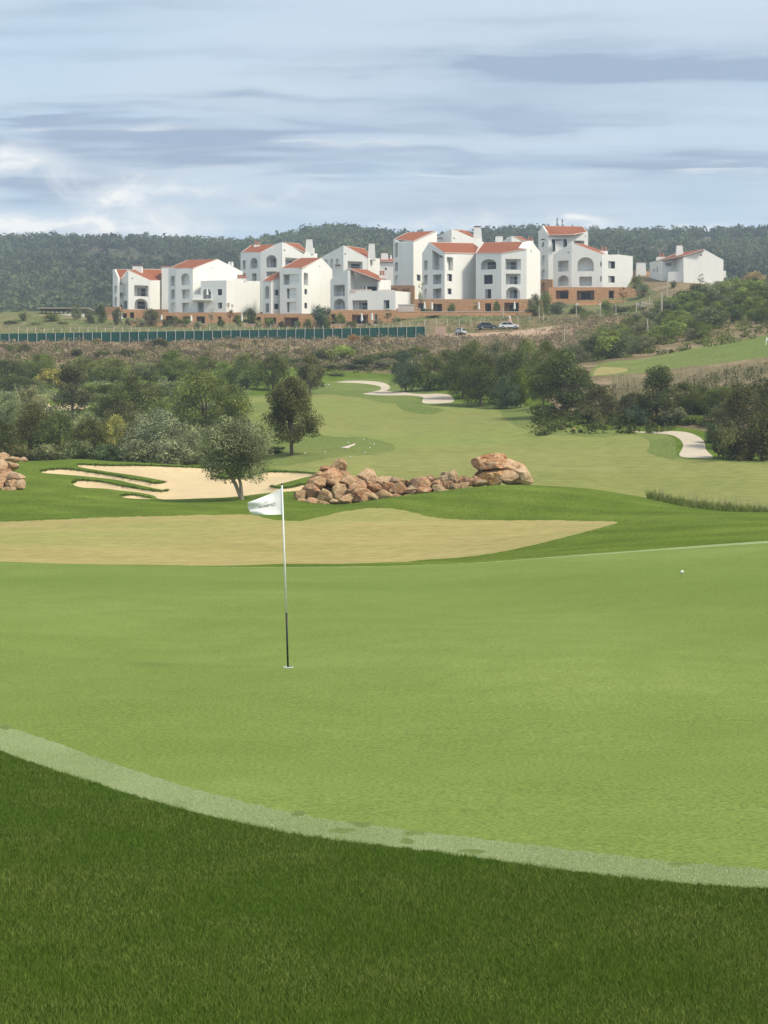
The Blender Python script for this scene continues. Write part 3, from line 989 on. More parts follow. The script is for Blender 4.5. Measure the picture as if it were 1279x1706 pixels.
# 2
h = House('house', 340, 542, 322, 'long white house with an arched top loggia, red roof and cream flat-roofed annex')
h.face((280.5, 2), (293, 0), [(280.5, 447), (293, 448), (293, 521), (280.5, 521)], [('r', 284, 459.5, 290.5, 477, 'l'), ('r', 284.5, 482, 290.5, 499, 'l'), ('a', 284.5, 503, 291, 520, 'n')])
h.face((293, 0), (321, -1), [(293, 448), (321, 448), (321, 521), (293, 521)], [('a', 300.5, 455, 316, 475.5, 'l'), ('r', 302, 482, 316, 498, 'l'), ('r', 302.5, 504, 315, 519.7, 'l')])
h.face((321, -1), (404, 10), [(321, 448), (364, 432.5), (404, 452.5), (404, 521), (321, 521)], [('c', 354, 446, 1.2)], 4)
h.face((321, -1.2), (377, -3), [(321, 498.5), (334, 498.5), (334, 468), (377, 467), (377, 522), (321, 522)],
       [('a', 337, 480.5, 351, 498, 'l'), ('r', 329, 503.5, 339, 520.5, 'l'), ('r', 362.5, 481.5, 369.5, 492, W), ('r', 362.5, 504, 369.5, 514, W)], 3)
h.face((377, -3), (397.5, 0), [(377, 467), (397.5, 467.8), (397.5, 522), (377, 522)])
h.face((397.5, 0), (433, 8), [(397.5, 467.8), (433, 468.5), (433, 522), (397.5, 522)], t=4)
h.roof([(282.5, 446.7, 1.8), (313, 433.5, 9), (362.5, 432, 5), (321, 447.3, -1)])
h.pots((382, 386.5), 436, 443.5, 8, .3, 'plaster')
h.block(391, 409, 464, 468, 2, 2, name='parapet')
h.pots((397, 401, 405, 408), 457.5, 464.5, 3, .28)
h.block(320, 352, 498.3, 500.2, -3.4, 2.2, name='balcony_slab')
h.block(321, 334, 490.5, 498.3, -3.2, .12, name='balcony_parapet')
h.face((271, -2), (402, -3.5), [(271, 520.5), (402, 520.5), (402, 545), (271, 545)], [('r', 276, 526, 288, 537, 'g'), ('r', 304, 527, 316, 541, 'g'), ('r', 327, 527, 341, 540, 'g'), ('r', 363, 527, 368.5, 542, 'g')], mat='s')
h.done()
# 3 behind, with tall chimney
h = House('house', 465, 515, 350, 'tall white house with big arched loggia and tapering chimney, behind the cream annex')
h.face((400.5, 2), (434, -1), [(400.5, 420.5), (434, 421.5), (434, 520), (400.5, 520)], [('r', 404, 433.5, 408.7, 449, 'l'), ('a', 416.5, 429, 429, 448, 'l'), ('r', 419.5, 455, 427, 468, 'l'), ('r', 404, 455, 408.7, 468, 'l')])
h.face((434, -1), (470, -2), [(434, 420.5), (469.5, 403.5), (470, 520), (434, 520)], [('a', 442.5, 424.5, 461, 446, 'l'), ('r', 443.5, 452, 461, 468, 'l')], 4)
h.face((470, -2), (528.5, 3), [(469.5, 403.5), (508, 420.5), (528.5, 422.5), (528.5, 520), (470, 520)], [('r', 475, 430.5, 497, 446, 'l'), ('c', 473.5, 417, 1.4)], 4)
h.roof([(403, 420, 1.8), (419, 408.5, 8), (460, 407.5, 4), (434, 421, -.8)])
h.roof([(473, 404.3, -1.5), (498, 406, 8), (511, 419, 6), (507, 420.5, 1)])
h.chimney(508, 521.5, 398, 423, 2, .74)
h.block(519, 523.5, 413, 423, 2.4, 1, name='chimney_step')
h.block(422.5, 433, 408, 413, 5, 1.5, name='chimney_base')
h.pots((425.5, 430), 401, 408.5, 5.6, .26)
h.face((426, 2), (440, 2), [(432, 490), (437, 490), (437, 524), (432, 524)], mat='s')
h.done()
# 4 front
h = House('house', 495, 543, 318, 'white house with low side wing and three stacked square loggias, below the tall chimney')
h.face((437.5, 1), (451.5, -1), [(437.5, 468.5), (451.5, 469), (451.5, 523), (437.5, 523)], [('a', 441, 476, 448, 498, 'l'), ('r', 442, 505, 447.5, 521, W)])
h.face((451.5, -1), (466, 0), [(451.5, 469), (466, 462.5), (466, 523), (451.5, 523)], [('r', 457, 483, 464, 492, W), ('r', 457, 506, 464, 515, W)])
h.roof([(438, 468, 1), (448, 460.5, 5), (466, 452.5, 6), (466, 462.5, 0), (451.5, 468.6, -1)])
h.face((466, -1.5), (502.5, -3), [(466, 447.5), (502.5, 447), (502.5, 523), (466, 523)], [('r', 471.5, 456, 498.5, 474.5, 'l'), ('r', 477, 480, 493.5, 497.5, 'l'), ('r', 477, 502.5, 493.5, 520.5, 'l')])
h.face((502.5, -3), (553.5, 9), [(502.5, 447), (536, 430.5), (553.5, 449), (553.5, 523), (502.5, 523)], [('r', 506, 455.5, 513, 474.5, 'l'), ('r', 507, 482, 511.5, 490, W), ('r', 507, 505, 511.5, 513.5, W), ('c', 532.5, 444, 1.4)], 3)
h.face((466, 1), (466.4, 8), [(466, 447), (466.4, 447), (466.4, 520), (466, 520)])
h.roof([(468.5, 447, -1.2), (500, 430.3, 9), (535.5, 430, 5), (503, 446.6, -3)])
h.face((423, -3), (522, -5), [(423, 522.5), (522, 522.5), (522, 548), (423, 548)], [('r', 427, 528, 434, 543, 'g'), ('r', 440, 529, 460, 543, 'g'), ('r', 473, 528.5, 497, 545, 'g')], mat='s')
h.face((522, -5), (545, -6), [(522, 530), (545, 531), (545, 548), (522, 548)], mat='s')
h.done()
# 5 behind
h = House('house', 580, 495, 349, 'white gabled house with a row of small arches and tapering chimney, above the roofed terrace')
h.face((532, 2), (572, -1), [(532, 430), (572, 409), (572, 500), (532, 500)], [('a', 540, 432, 546, 441, 'n'), ('a', 550, 431, 555.5, 454, 'n'), ('a', 559, 431, 564.5, 441, 'n')], 3)
h.face((572, -1), (613, 1), [(572, 409), (612, 430), (613, 500), (572, 500)], [('r', 579, 436, 604, 448.5, 'l'), ('c', 575, 423, 1.4)], 3)
h.face((613, 1), (632.5, 8), [(613, 430), (632.5, 430.5), (632.5, 500), (613, 500)])
h.roof([(575, 409.7, -.6), (607, 414, 9), (618, 428, 8), (612.5, 429.5, 1)])
h.chimney(612.5, 625.5, 405, 433, 2, .76)
h.beam(558, 567, 440.5, 442.5, -.9)
h.done()
# 6 roofed terrace
h = House('house', 610, 541, 316, 'low white house with a covered roof terrace under a slanted tiled roof')
h.face((550, 1), (579, -1), [(550, 466), (579, 447), (579, 518), (550, 518)], [('r', 555.5, 474, 574, 494, 'l'), ('a', 556, 497, 574, 516, 'l')], 3)
h.face((579, -1), (583.5, -1), [(579, 447), (583.5, 449), (583.5, 485), (579, 485)])
h.face((579, -1.02), (658.5, -1.5), [(579, 484.5), (658.5, 484.5), (658.5, 519), (579, 519)], [('r', 587, 500, 612, 516, 'l'), ('r', 639, 500, 648.5, 514, W)], 1.0)
h.face((658.5, -1.5), (684, 5), [(658.5, 484.8), (684, 487), (684, 519), (658.5, 519)])
h.face((583, 3.2), (632, 2.6), [(583, 448), (632, 466), (632, 490), (583, 490)], [('r', 606.5, 477, 627, 486, W), ('c', 588, 478, .8), ('c', 600, 478.5, .9)])
h.face((631, -.6), (651, 4), [(631, 466), (651, 467), (651, 490), (631, 490)])
h.roof([(580.5, 447.3, -1), (611, 449.5, 6), (645, 466.5, 6), (632, 466.5, -.8)], .3)
h.block(630, 632, 466, 485, -.7, .4, name='column')
h.block(631, 642, 458.5, 464, 4, 1.5, name='chimney_base')
h.pots((634, 638.5), 451, 459, 4.4, .25)
h.block(583, 619, 482, 488, -1.1, .1, 'trim', 'balustrade')
h.block(632, 657, 483, 488, -1.2, .1, 'trim', 'balustrade')
h.face((544, -3), (664, -4), [(544, 516.5), (664, 516.5), (664, 545), (544, 545)], [('r', 552, 523, 560, 540, 'g'), ('r', 586, 524, 613, 541, 'g'), ('r', 624, 524, 628, 533, W)], mat='s')
h.done()
# 7 glimpse between
h = House('house', 644, 490, 385, 'small white house glimpsed far back between two larger houses, with stubby chimney')
h.face((626, 0), (662, 0), [(626, 435), (662, 435), (662, 500), (626, 500)], [('r', 641, 446, 644, 450, W)], 5)
h.roof([(626, 435.5, -.3), (626, 430.5, 4), (662, 430.5, 4), (662, 435.5, -.3)])
h.chimney(634, 647, 421, 435, 2, .85)
h.pots((651,), 425, 432, 3, .25, 'plaster')
h.done()
# 8 tower-like
h = House('house', 690, 520, 340, 'tall white house with two narrow arches under its red roof, beside the terrace')
h.face((655, 3), (664, 0), [(655, 398.5), (664, 402.5), (664, 477), (655, 477)], [('r', 657.2, 404, 662.6, 430, 'l'), ('r', 657.5, 436, 662.6, 453, 'l'), ('a', 657.2, 457, 662.6, 475, 'n')])
h.face((664, 0), (688.5, -2), [(664, 402.5), (688.5, 402.5), (688.5, 477), (664, 477)], [('a', 670.5, 408, 676.5, 429, W), ('a', 679.5, 408, 685, 429, W), ('r', 673, 435, 684, 451, 'l'), ('r', 673, 457, 683, 474, 'l')])
h.face((688.5, -2), (728, 10), [(688.5, 402.5), (727, 386), (728, 386), (728, 505), (688.5, 505)], [('r', 694, 458.5, 700.5, 467, W)], 3)
h.roof([(657.5, 398, 2.7), (679, 387.5, 9), (725, 385, 9), (688.5, 402, -2)])
h.face((648, 0), (690, -3), [(648, 475.5), (690, 475.5), (690, 520), (648, 520)], [('r', 650, 480, 661, 485, 'n'), ('r', 670, 481, 682, 486, 'n')], mat='s')
h.done()
# 9 gable behind the pair
h = House('house', 760, 480, 352, 'white gable with a dark round vent and thick tapering chimney, behind the paired houses')
h.face((715, 3), (752, -1), [(715, 401), (752, 381.5), (752, 440), (715, 440)], [], 3)
h.face((752, -1), (808, 3), [(752, 381.5), (808, 404.5), (808, 440), (752, 440)], [('c', 756.5, 397, 1.6)], 3)
h.roof([(755, 382, -.6), (778, 384.5, 9), (799, 401, 9), (792, 398.5, 2)])
h.chimney(787.5, 803.5, 378, 404, 3, .68)
h.beam(721, 737, 395.8, 397.6, -.5)
h.done()
# 10 pair left
h = House('house', 745, 520, 320, 'white house with slanted-top loggia under its gable, left one of the paired houses')
h.face((703, 2), (714, -1), [(703, 422), (714, 404), (714, 500), (703, 500)], [('r', 706, 433, 712, 451, 'l'), ('r', 705.5, 457, 712, 475.5, 'l'), ('a', 705.5, 479.5, 712, 498, 'n')])
h.face((714, -1), (740.5, -3), [(714, 404), (740.5, 421.5), (740.5, 500), (714, 500)], [('p', [(720, 449.5), (738.5, 449.5), (738.5, 428), (720, 416.5)], 'l'), ('r', 721, 456.5, 735, 474, 'l'), ('r', 721, 480, 735, 497.5, 'l')])
h.face((740.5, -3), (792.5, 3), [(740.5, 421.5), (792.5, 422.5), (792.5, 500), (740.5, 500)], [('r', 744, 429, 754.5, 449.5, 'l'), ('r', 745, 457, 753, 468, W), ('r', 745.5, 481, 752, 490, W)])
h.roof([(715, 403.7, -.8), (788, 405.5, 9), (797, 412, 6), (792.5, 422.3, 3), (740.5, 421.2, -3)])
h.face((689, -3), (792.5, -5), [(689, 498.5), (792.5, 498.5), (792.5, 530), (689, 530)], [('r', 696, 505, 708, 520, 'g'), ('r', 721, 506, 736, 520, 'g')], mat='s')
h.done()
# 11 pair right
h = House('house', 845, 520, 320, 'white house with wide shallow arch and broad red roof, right one of the paired houses')
h.face((792.5, -1), (835, -3), [(792.5, 422), (835, 422), (835, 500), (792.5, 500)], [('a', 800.5, 431, 826.5, 449.5, 'l'), ('r', 806, 457.5, 820.5, 473.5, W), ('r', 808, 481.5, 818, 497.5, W)])
h.face((835, -3), (877, -2.5), [(835, 422), (877, 414.5), (877, 500), (835, 500)], [('r', 842, 431.5, 867.5, 449, 'l'), ('r', 842.5, 456, 867, 473.5, 'l'), ('a', 843, 478, 866, 497.5, 'l')])
h.face((877, -2.5), (900, 8), [(877, 414.5), (886, 402), (900, 420), (900, 500), (877, 500)], [('r', 884, 416, 885.2, 421, 's')], 2)
h.roof([(793, 421.8, -1), (806, 404.3, 7), (886, 403, 5), (876.5, 415, -2.5), (835, 421.7, -3)])
h.face((792.5, -4), (883, -5), [(792.5, 498.5), (883, 498.5), (883, 530), (792.5, 530)], [('r', 808, 505, 818, 521, 'g'), ('r', 840, 504, 864, 520, 'g')], mat='s')
h.face((883, -5), (910, -6), [(883, 499), (910, 499), (910, 522), (883, 522)], mat='s')
h.done()
# 12 small gable behind
h = House('house', 857, 480, 362, 'small white gable peeping over the broad red roof, with square chimney')
h.face((828, 1), (852, -1), [(828, 407), (852, 393), (852, 440), (828, 440)], [], 3)
h.face((852, -1), (888, 1), [(852, 393), (878, 404), (888, 405), (888, 440), (852, 440)], [], 3)
h.roof([(855, 393.5, -.8), (868, 394.5, 6), (882, 402, 6), (878, 403.5, .4)])
h.chimney(825, 838, 393, 407, 2, .9)
h.block(876, 889, 401, 406, 1.5, 1.2, name='chimney_base')
h.pots((880.5, 886), 394, 401.5, 2, .26)
h.done()
# 13 tall
h = House('house', 935, 500, 346, 'tallest white house with two narrow arches near the top and an arched stair tower')
h.face((896.5, 4), (913.5, -1), [(896.5, 386), (904, 377), (913.5, 392), (913.5, 467), (896.5, 467)], [('r', 902.5, 403, 906, 412, W), ('a', 902, 424, 908.5, 443, 'n'), ('a', 902, 447, 908.5, 465, 'n')])
h.face((913.5, -1), (979.5, 1), [(913.5, 392), (955, 391), (979.5, 386), (979.5, 480), (913.5, 480)], [('a', 919, 398, 925, 419, W), ('a', 938, 398, 944.5, 412, W), ('r', 956, 401, 973, 408.5, 'l'), ('c', 975.3, 393.5, 1.1)])
h.roof([(905, 376.7, 3), (970, 377.5, 9), (978, 386.2, 1.5), (955, 390.8, -1.2), (914, 391.7, -1.2)])
h.beam(925.5, 936.5, 398, 400.6, -2)
h.beam(901, 907, 398, 399.5, .2)
h.face((896, 2), (920, -2.5), [(896, 465.5), (920, 465.5), (920, 512), (896, 512)], [('a', 902, 470, 908, 485, 'n')], mat='s')
h.done()
# 14 front right
h = House('house', 985, 506, 329, 'white house with large arched balcony on an orange stone ground floor, below the tallest one')
h.face((921.5, 1), (952, -1), [(921.5, 424), (952, 405), (952, 480), (921.5, 480)], [('r', 929, 433.5, 947, 453, 'l'), ('a', 929, 458, 947, 476.5, 'l'), ('c', 946.5, 420.5, 1.5)], 2)
h.face((952, -1), (1003, -1.5), [(952, 405), (1003, 424.5), (1003, 480), (952, 480)], [('a', 962, 428, 989, 452, 'l'), ('r', 965, 460.5, 986, 476.5, 'l'), ('r', 1000, 436, 1002, 444, 's'), ('r', 1000, 460, 1002, 469, 's')], 2)
h.face((1003, -1.5), (1054, 1), [(1003, 424.5), (1030, 424), (1054, 427), (1054, 462), (1043, 480), (1003, 480)], [('r', 1013, 435.5, 1024.5, 447, W), ('r', 1013.5, 460, 1024, 470.5, W)], 6)
h.roof([(955, 405.3, -.9), (968, 406, 8), (1012, 421.5, 8), (1004, 424, -1)])
h.block(999, 1012.5, 418, 424, 3, 1.3, name='chimney_base')
h.pots((1003, 1008.5), 411, 418.5, 3.5, .26)
h.block(1029.4, 1030.2, 415, 425, 3, .08, 'steel', 'antenna')
h.face((914, -3), (1106, -6), [(914, 478.5), (1040, 478.5), (1106, 490), (1106, 505), (914, 505)], [('r', 926, 483.5, 947, 498, 'g'), ('r', 961, 484, 990, 500, 'g'), ('r', 1014, 484, 1022.5, 497, 'g')], mat='s')
h.face((880, -8), (1042, -10), [(880, 502), (1042, 500), (1042, 516), (880, 518)], mat='s', t=.5)
h.done()
st = thing('garden_stair', px3(980, 514, 317), 'orange brick garden stair below the white house with the big arched balcony', 'stair')
for k in range(7):
    m = MB()
    a = px3(980, 515 - k * 1.6, 315.5 + k * .35)
    m.box((a.x, a.y, a.z - .5), (4.2, .36, 1.0))
    m.build('step', M['stone'], st)
for u in (961, 999):
    m = MB()
    a = px3(u, 509, 316)
    m.box((a.x, a.y + .6, a.z - .4), (.3, 2.6, 1.6))
    m.build('side_wall', M['plaster'], st)
# 15 far right
h = House('house', 1150, 480, 336, 'plain white gable house with one round vent, alone on the slope at the far right')
h.face((1082, 8), (1103, 0), [(1082, 437), (1103, 433), (1103, 475), (1082, 470)], [('r', 1088, 447.5, 1090.2, 453, W), ('r', 1093.5, 445, 1095.7, 454, W)])
h.face((1103, 0), (1138.5, 1), [(1103, 433), (1138.5, 424), (1138.5, 480), (1103, 480)], [('r', 1110, 441, 1118, 443.4, 'n'), ('r', 1123, 439.5, 1129, 442, 'n')])
h.face((1113, -3), (1139.5, -3.5), [(1113, 453), (1139.5, 452), (1139.5, 482), (1113, 482)], [], 3.6)
h.face((1138.5, -4), (1205, -2), [(1138.5, 427), (1173, 415.5), (1205, 433), (1205, 495), (1138.5, 495)], [('c', 1168, 425, 1.6)], 8)
h.roof([(1093, 435, 4), (1130, 421.5, 12), (1173, 415.2, 4), (1173, 415.2, -4), (1138.5, 426.6, -4), (1103, 432.8, 0)])
h.chimney(1126, 1139, 408, 430, -1, .72)
h.block(1094, 1108, 428, 434, 5, 1.2, name='chimney_base')
h.pots((1099, 1104.5), 421.5, 428.5, 5.4, .26)
h.block(1203, 1209.3, 451, 462, -1, 3, name='balcony_box')
h.block(1203, 1209.3, 473, 487, -1, 3, name='balcony_box')
h.beam(1109, 1119, 438.6, 440, -.6)
h.done()
h = House('outbuilding', 1068, 462, 352, 'tapering white chimney-like outbuilding between the stone-based house and the far gable', 'outbuilding', None)
h.chimney(1059.5, 1077, 437, 462, 0, .84)
h.face((1050, 1.5), (1085, 2), [(1050, 451), (1085, 452), (1085, 468), (1050, 468)], mat='s')
h.done()
h = House('shed', 1132, 512, 305, 'small flat white shed with a dark door among shrubs below the far right gable', 'shed', None)
h.face((1115, 1), (1127.5, -1), [(1115, 496.5), (1127.5, 496), (1127.5, 514), (1115, 514)])
h.face((1127.5, -1), (1147, 1), [(1127.5, 496), (1147, 496.5), (1147, 514), (1127.5, 514)], [('r', 1128.5, 499, 1132.5, 508, W)])
h.block(1114.5, 1147.5, 494.8, 496.4, -1.2, 5, 'trim', 'flat_roof')
h.done()
for (u0, u1, v0, v1, Y, lab) in ((1060, 1090, 507, 513, 300, 'pale low wall below the flat white shed, left of the tall pole'), (1066, 1148, 504.5, 507.5, 309, 'long pale kerb wall on the slope beside the flat white shed'),
                                 (663, 690, 508, 513, 302, 'small pink-topped garden wall between the low terrace house and the pair')):
    a, b = px3(u0, v0, Y), px3(u1, v1, Y)
    m = MB()
    m.box(((a.x + b.x) / 2, Y, (a.z + b.z) / 2 - .4), (b.x - a.x, .6, a.z - b.z + .8))
    r = thing('low_wall', ((a.x + b.x) / 2, Y, b.z), lab, 'wall')
    r['kind'] = 'thing'
    m.build('wall', M['trim'], r)
    c = MB()
    c.box(((a.x + b.x) / 2, Y, a.z + .05), (b.x - a.x + .1, .75, .1))
    c.build('coping', M['plaster'], r)
# stepped garden walls of orange stone in front of the terraces
for i, (u0, u1, v0, v1, Y, lab) in enumerate(((214, 270, 534, 541, 305, 'low orange stone garden wall in front of the leftmost house'), (285, 345, 541, 545, 300, 'thin orange garden wall below the arched-loggia house'),
                                              (405, 470, 541, 546, 300, 'low stone garden wall below the house with the side wing'), (556, 640, 541, 546, 298, 'stone garden wall below the covered roof terrace'),
                                              (660, 700, 515, 523, 302, 'orange garden wall beside the paired houses'), (695, 890, 520, 527, 303, 'long orange garden wall below the paired houses'),
                                              (180, 200, 526, 534, 318, 'short stone wall at the left corner of the leftmost house'))):
    a, b = px3(u0, v0, Y), px3(u1, v1, Y)
    m = MB()
    m.box(((a.x + b.x) / 2, Y, (a.z + b.z) / 2 - .5), (b.x - a.x, .5, a.z - b.z + 1))
    r = thing('garden_wall', ((a.x + b.x) / 2, Y, b.z), lab, 'wall', 'garden walls below the houses')
    r['kind'] = 'thing'
    m.build('wall', M['stone'], r)
    c = MB()
    c.box(((a.x + b.x) / 2, Y, a.z + .06), (b.x - a.x + .1, .62, .12))
    c.build('coping', M['trim'], r)
# ------------------------------------------------------------------ trees and shrubs
def leaves(C, Rr, n, size, rng, flat=.0, up=.35):
    """n diamond leaves filling the clumps C (radii Rr), denser toward each clump's skin"""
    k = rng.choice(len(C), n, p=(Rr ** 2) / (Rr ** 2).sum())
    d = rng.normal(0, 1, (n, 3))
    d /= np.linalg.norm(d, axis=1, keepdims=True)
    r = .35 + .65 * rng.random(n) ** .6
    p = C[k] + d * (Rr[k] * r)[:, None] * np.array([1, 1, .85])
    nn = d + rng.normal(0, .75, (n, 3)) + np.array([0, 0, up])
    nn /= np.linalg.norm(nn, axis=1, keepdims=True)
    a = np.cross(nn, rng.normal(0, 1, (n, 3)))
    a /= np.linalg.norm(a, axis=1, keepdims=True)
    b = np.cross(nn, a)
    s = size * rng.uniform(.6, 1.35, n)[:, None]
    V = np.empty((n, 4, 3))
    V[:, 0], V[:, 2] = p - a * s, p + a * s
    V[:, 1], V[:, 3] = p - b * s * .55 + nn * s * .12, p + b * s * .55 + nn * s * .12
    tone = np.clip(rng.normal(.5, .16, n) + (rng.random(len(C)) - .5)[k] * .9, 0, 1)
    return V.reshape(-1, 3), np.arange(4 * n).reshape(-1, 4), np.repeat(tone, 4)


def crown_clumps(rng, w, z0, z1, n, rmin, rmax, wob=.25, bottom=.35):
    """clump centres on an uneven dome between heights z0 and z1"""
    C, Rr = [], []
    ph = rng.random(6) * 6.28
    while len(C) < n:
        t = rng.random()
        an = rng.random() * 6.283
        zc = z0 + (z1 - z0) * t
        prof = math.sin(math.pi * min(1, max(.0, bottom + (1 - bottom) * (1 - t) ** .9 if t > .45 else bottom * .5 + t * 1.1)) / 2) if False else math.sqrt(max(.02, 1 - ((t - .42) / .60) ** 2))
        lob = 1 + wob * (math.sin(2 * an + ph[0]) * .5 + math.sin(3 * an + ph[1] + 3 * t) * .6 + math.sin(5 * an + ph[2]) * .35)
        rr = w * prof * lob * (rng.random() ** .4) * .86
        r = rng.uniform(rmin, rmax) * (.75 + .5 * (1 - abs(t - .5)))
        C.append((rr * math.cos(an), rr * math.sin(an), zc))
        Rr.append(r)
    return np.array(C), np.array(Rr)


def limbs(m, rng, base, C, n, r0, fork):
    """trunk that forks into n limbs which reach into the crown"""
    f = Vector(base) + Vector((rng.normal(0, .05), rng.normal(0, .05), fork))
    m.tube([Vector(base) - Vector((0, 0, .3)), Vector(base) + Vector((0, 0, .02)), (Vector(base) + f) / 2 + Vector((rng.normal(0, .04), 0, 0)), f], [r0 * 1.5, r0 * 1.2, r0, r0 * .9], 8)
    for i in rng.choice(len(C), min(n, len(C)), replace=False):
        e = Vector(C[i])
        mid = f.lerp(e, .5) + Vector((rng.normal(0, .12), rng.normal(0, .12), .15))
        m.tube([f, mid, e], [r0 * .7, r0 * .42, r0 * .12], 6)


TREE_T = {}


def template(key, seed, hgt, wid, z0, nclump, rmin, rmax, nleaf, lsize, nl=9, r0=.12, fork=1.0, bark='bark', up=.35, wob=.25):
    rng = np.random.default_rng(seed)
    C, Rr = crown_clumps(rng, wid / 2 - rmin * .7, z0 + rmin * .8, hgt - rmin * .8, nclump, rmin, rmax, wob)
    V, F, t = leaves(C, Rr, nleaf, lsize, rng, up=up)
    cm = mesh_np(key + '_crown', V, F, M['leaf'], attrs={'tone': t})
    m = MB()
    limbs(m, rng, (0, 0, 0), C, nl, r0, fork)
    me = bpy.data.meshes.new(key + '_trunk')
    me.from_pydata(m.v, [], m.f)
    me.materials.append(M[bark])
    TREE_T[key] = (cm, me, hgt, wid)


template('olive', 3, 4.7, 4.3, 1.1, 90, .38, .66, 24000, .055, 12, .10, 1.25, 'barkpale')
m = MB()
for e_, r_ in (((-.62, .1, 1.75), .10), ((-.05, -.1, 1.65), .085)):
    m.tube([(.22, 0, -.3), (.22, 0, .05), ((.22 + e_[0]) / 2 + .06, 0, .95), e_], [r_ * 1.6, r_ * 1.3, r_, r_ * .8], 8)
    for k in range(7):
        t_ = (e_[0] + random.uniform(-1.3, 1.3), random.uniform(-1.2, 1.2), random.uniform(2.3, 3.8))
        m.tube([e_, ((e_[0] + t_[0]) / 2, t_[1] / 2, (e_[2] + t_[2]) / 2 + .15), t_], [r_ * .6, r_ * .35, r_ * .1], 6)
me = bpy.data.meshes.new('olive_trunk')
me.from_pydata(m.v, [], m.f)
me.materials.append(M['barkpale'])
TREE_T['olive'] = (TREE_T['olive'][0], me, 4.7, 4.3)
template('oak', 14, 6.2, 5.2, .9, 85, .45, .8, 20000, .075, 12, .15, 1.3, 'bark', wob=.3)
for i in range(4):
    template('wide%d' % i, 30 + i, 5.0, 6.0, .05, 75, .45, .85, 9000, .085, 8, .14, .8)
for i in range(3):
    template('tall%d' % i, 50 + i, 6.5, 4.6, .9, 60, .45, .85, 8000, .09, 9, .14, 1.4)
for i in range(4):
    template('shrub%d' % i, 70 + i, 2.0, 2.6, .0, 26, .28, .5, 2600, .075, 5, .05, .3)
template('dry0', 90, 1.8, 2.6, .0, 30, .22, .42, 2600, .05, 12, .03, .2)
template('dry1', 91, 1.6, 2.4, .0, 30, .2, .4, 2600, .05, 12, .03, .2)
template('sapling', 95, 4.0, 2.0, 1.3, 16, .18, .34, 700, .07, 10, .035, 1.2)
for i in range(3):
    template('far%d' % i, 120 + i, 8.0, 8.5, 1.2, 24, .9, 1.7, 1300, .26, 5, .22, 1.8)
template('pine', 130, 12.0, 5.0, 3.0, 26, .6, 1.2, 1400, .28, 5, .22, 3.0)

COLS = {'dark': (.098, .112, .036), 'brown': (.130, .125, .050), 'grey': (.190, .195, .100), 'olive': (.225, .235, .140), 'green': (.150, .175, .046), 'bright': (.205, .245, .060),
        'yellow': (.34, .31, .09), 'teal': (.095, .130, .070), 'sage': (.225, .240, .125), 'rust': (.28, .145, .050), 'straw': (.36, .29, .15), 'drygrey': (.30, .235, .160), 'lime': (.15, .19, .03)}
WORD = {'dark': 'dark green', 'brown': 'brownish green', 'grey': 'grey-green', 'olive': 'silvery olive-green', 'green': 'mid green', 'bright': 'fresh green', 'yellow': 'yellow-green', 'teal': 'deep blue-green',
        'sage': 'pale sage', 'rust': 'rusty orange', 'straw': 'straw-yellow', 'drygrey': 'dry grey-brown', 'lime': 'lime green'}


def plant(name, key, u, Y, vtop, wpx, col, label, cat, group=None, sink=.05, jitter=True):
    cm, tm, h0, w0 = TREE_T[key]
    b = ground(u, Y)
    top = HC - (vtop - VH) / FP * Y
    hh = max(.5, top - b.z)
    w = wpx / FP * Y
    r = thing(name, b - Vector((0, 0, sink)), label, cat, group)
    r.rotation_euler.z = random.uniform(0, 6.28)
    r.scale = (w / w0, w / w0, hh / h0)
    c = COLS[col]
    k = random.uniform(.78, 1.35) if jitter else 1.1
    tree = cat == 'tree'
    t = link('trunk' if tree else 'stem', tm, r)
    o = link('crown' if tree else 'foliage', cm, r)
    o.color = (c[0] * k * random.uniform(.94, 1.06), c[1] * k, c[2] * k * random.uniform(.9, 1.1), 1)
    return r


# the two nearest trees
r = plant('olive_tree', 'olive', 396, 80.5, 690, 136, 'olive', 'silvery olive tree with pale forked trunk standing beside the sand bunker', 'tree', jitter=False)
r.rotation_euler.z = 0.0
r = plant('holm_oak', 'oak', 486, 117, 628, 110, 'brown', 'dark rounded oak with bare trunk beside the far fairway, right of the olive', 'tree', jitter=False)
r = plant('holm_oak', 'tall1', 516, 196, 590, 62, 'brown', 'small round-crowned tree on a thin trunk beside the far fairway, below the green fence', 'tree')

ORD = ['first', 'second', 'third', 'fourth', 'fifth', 'sixth', 'seventh', 'eighth', 'ninth', 'tenth', 'eleventh', 'twelfth', 'thirteenth', 'fourteenth', 'fifteenth', 'sixteenth', 'seventeenth', 'eighteenth', 'nineteenth',
       'twentieth', 'twenty-first', 'twenty-second', 'twenty-third', 'twenty-fourth', 'twenty-fifth', 'twenty-sixth', 'twenty-seventh', 'twenty-eighth', 'twenty-ninth', 'thirtieth'] + ['%dth' % i for i in range(31, 99)]


def row(items, name, where, group):
    """a row of plants counted from its left end"""
    cat = 'tree' if name.endswith('tree') else 'bush'
    for i, (key, u, Y, vt, w, col) in enumerate(sorted(items, key=lambda q: q[1])):
        plant(name, key, u, Y, vt, w, col, '%s %s, %s from the left %s' % (WORD[col], name.replace('_', ' '), ORD[i], where), cat, group)


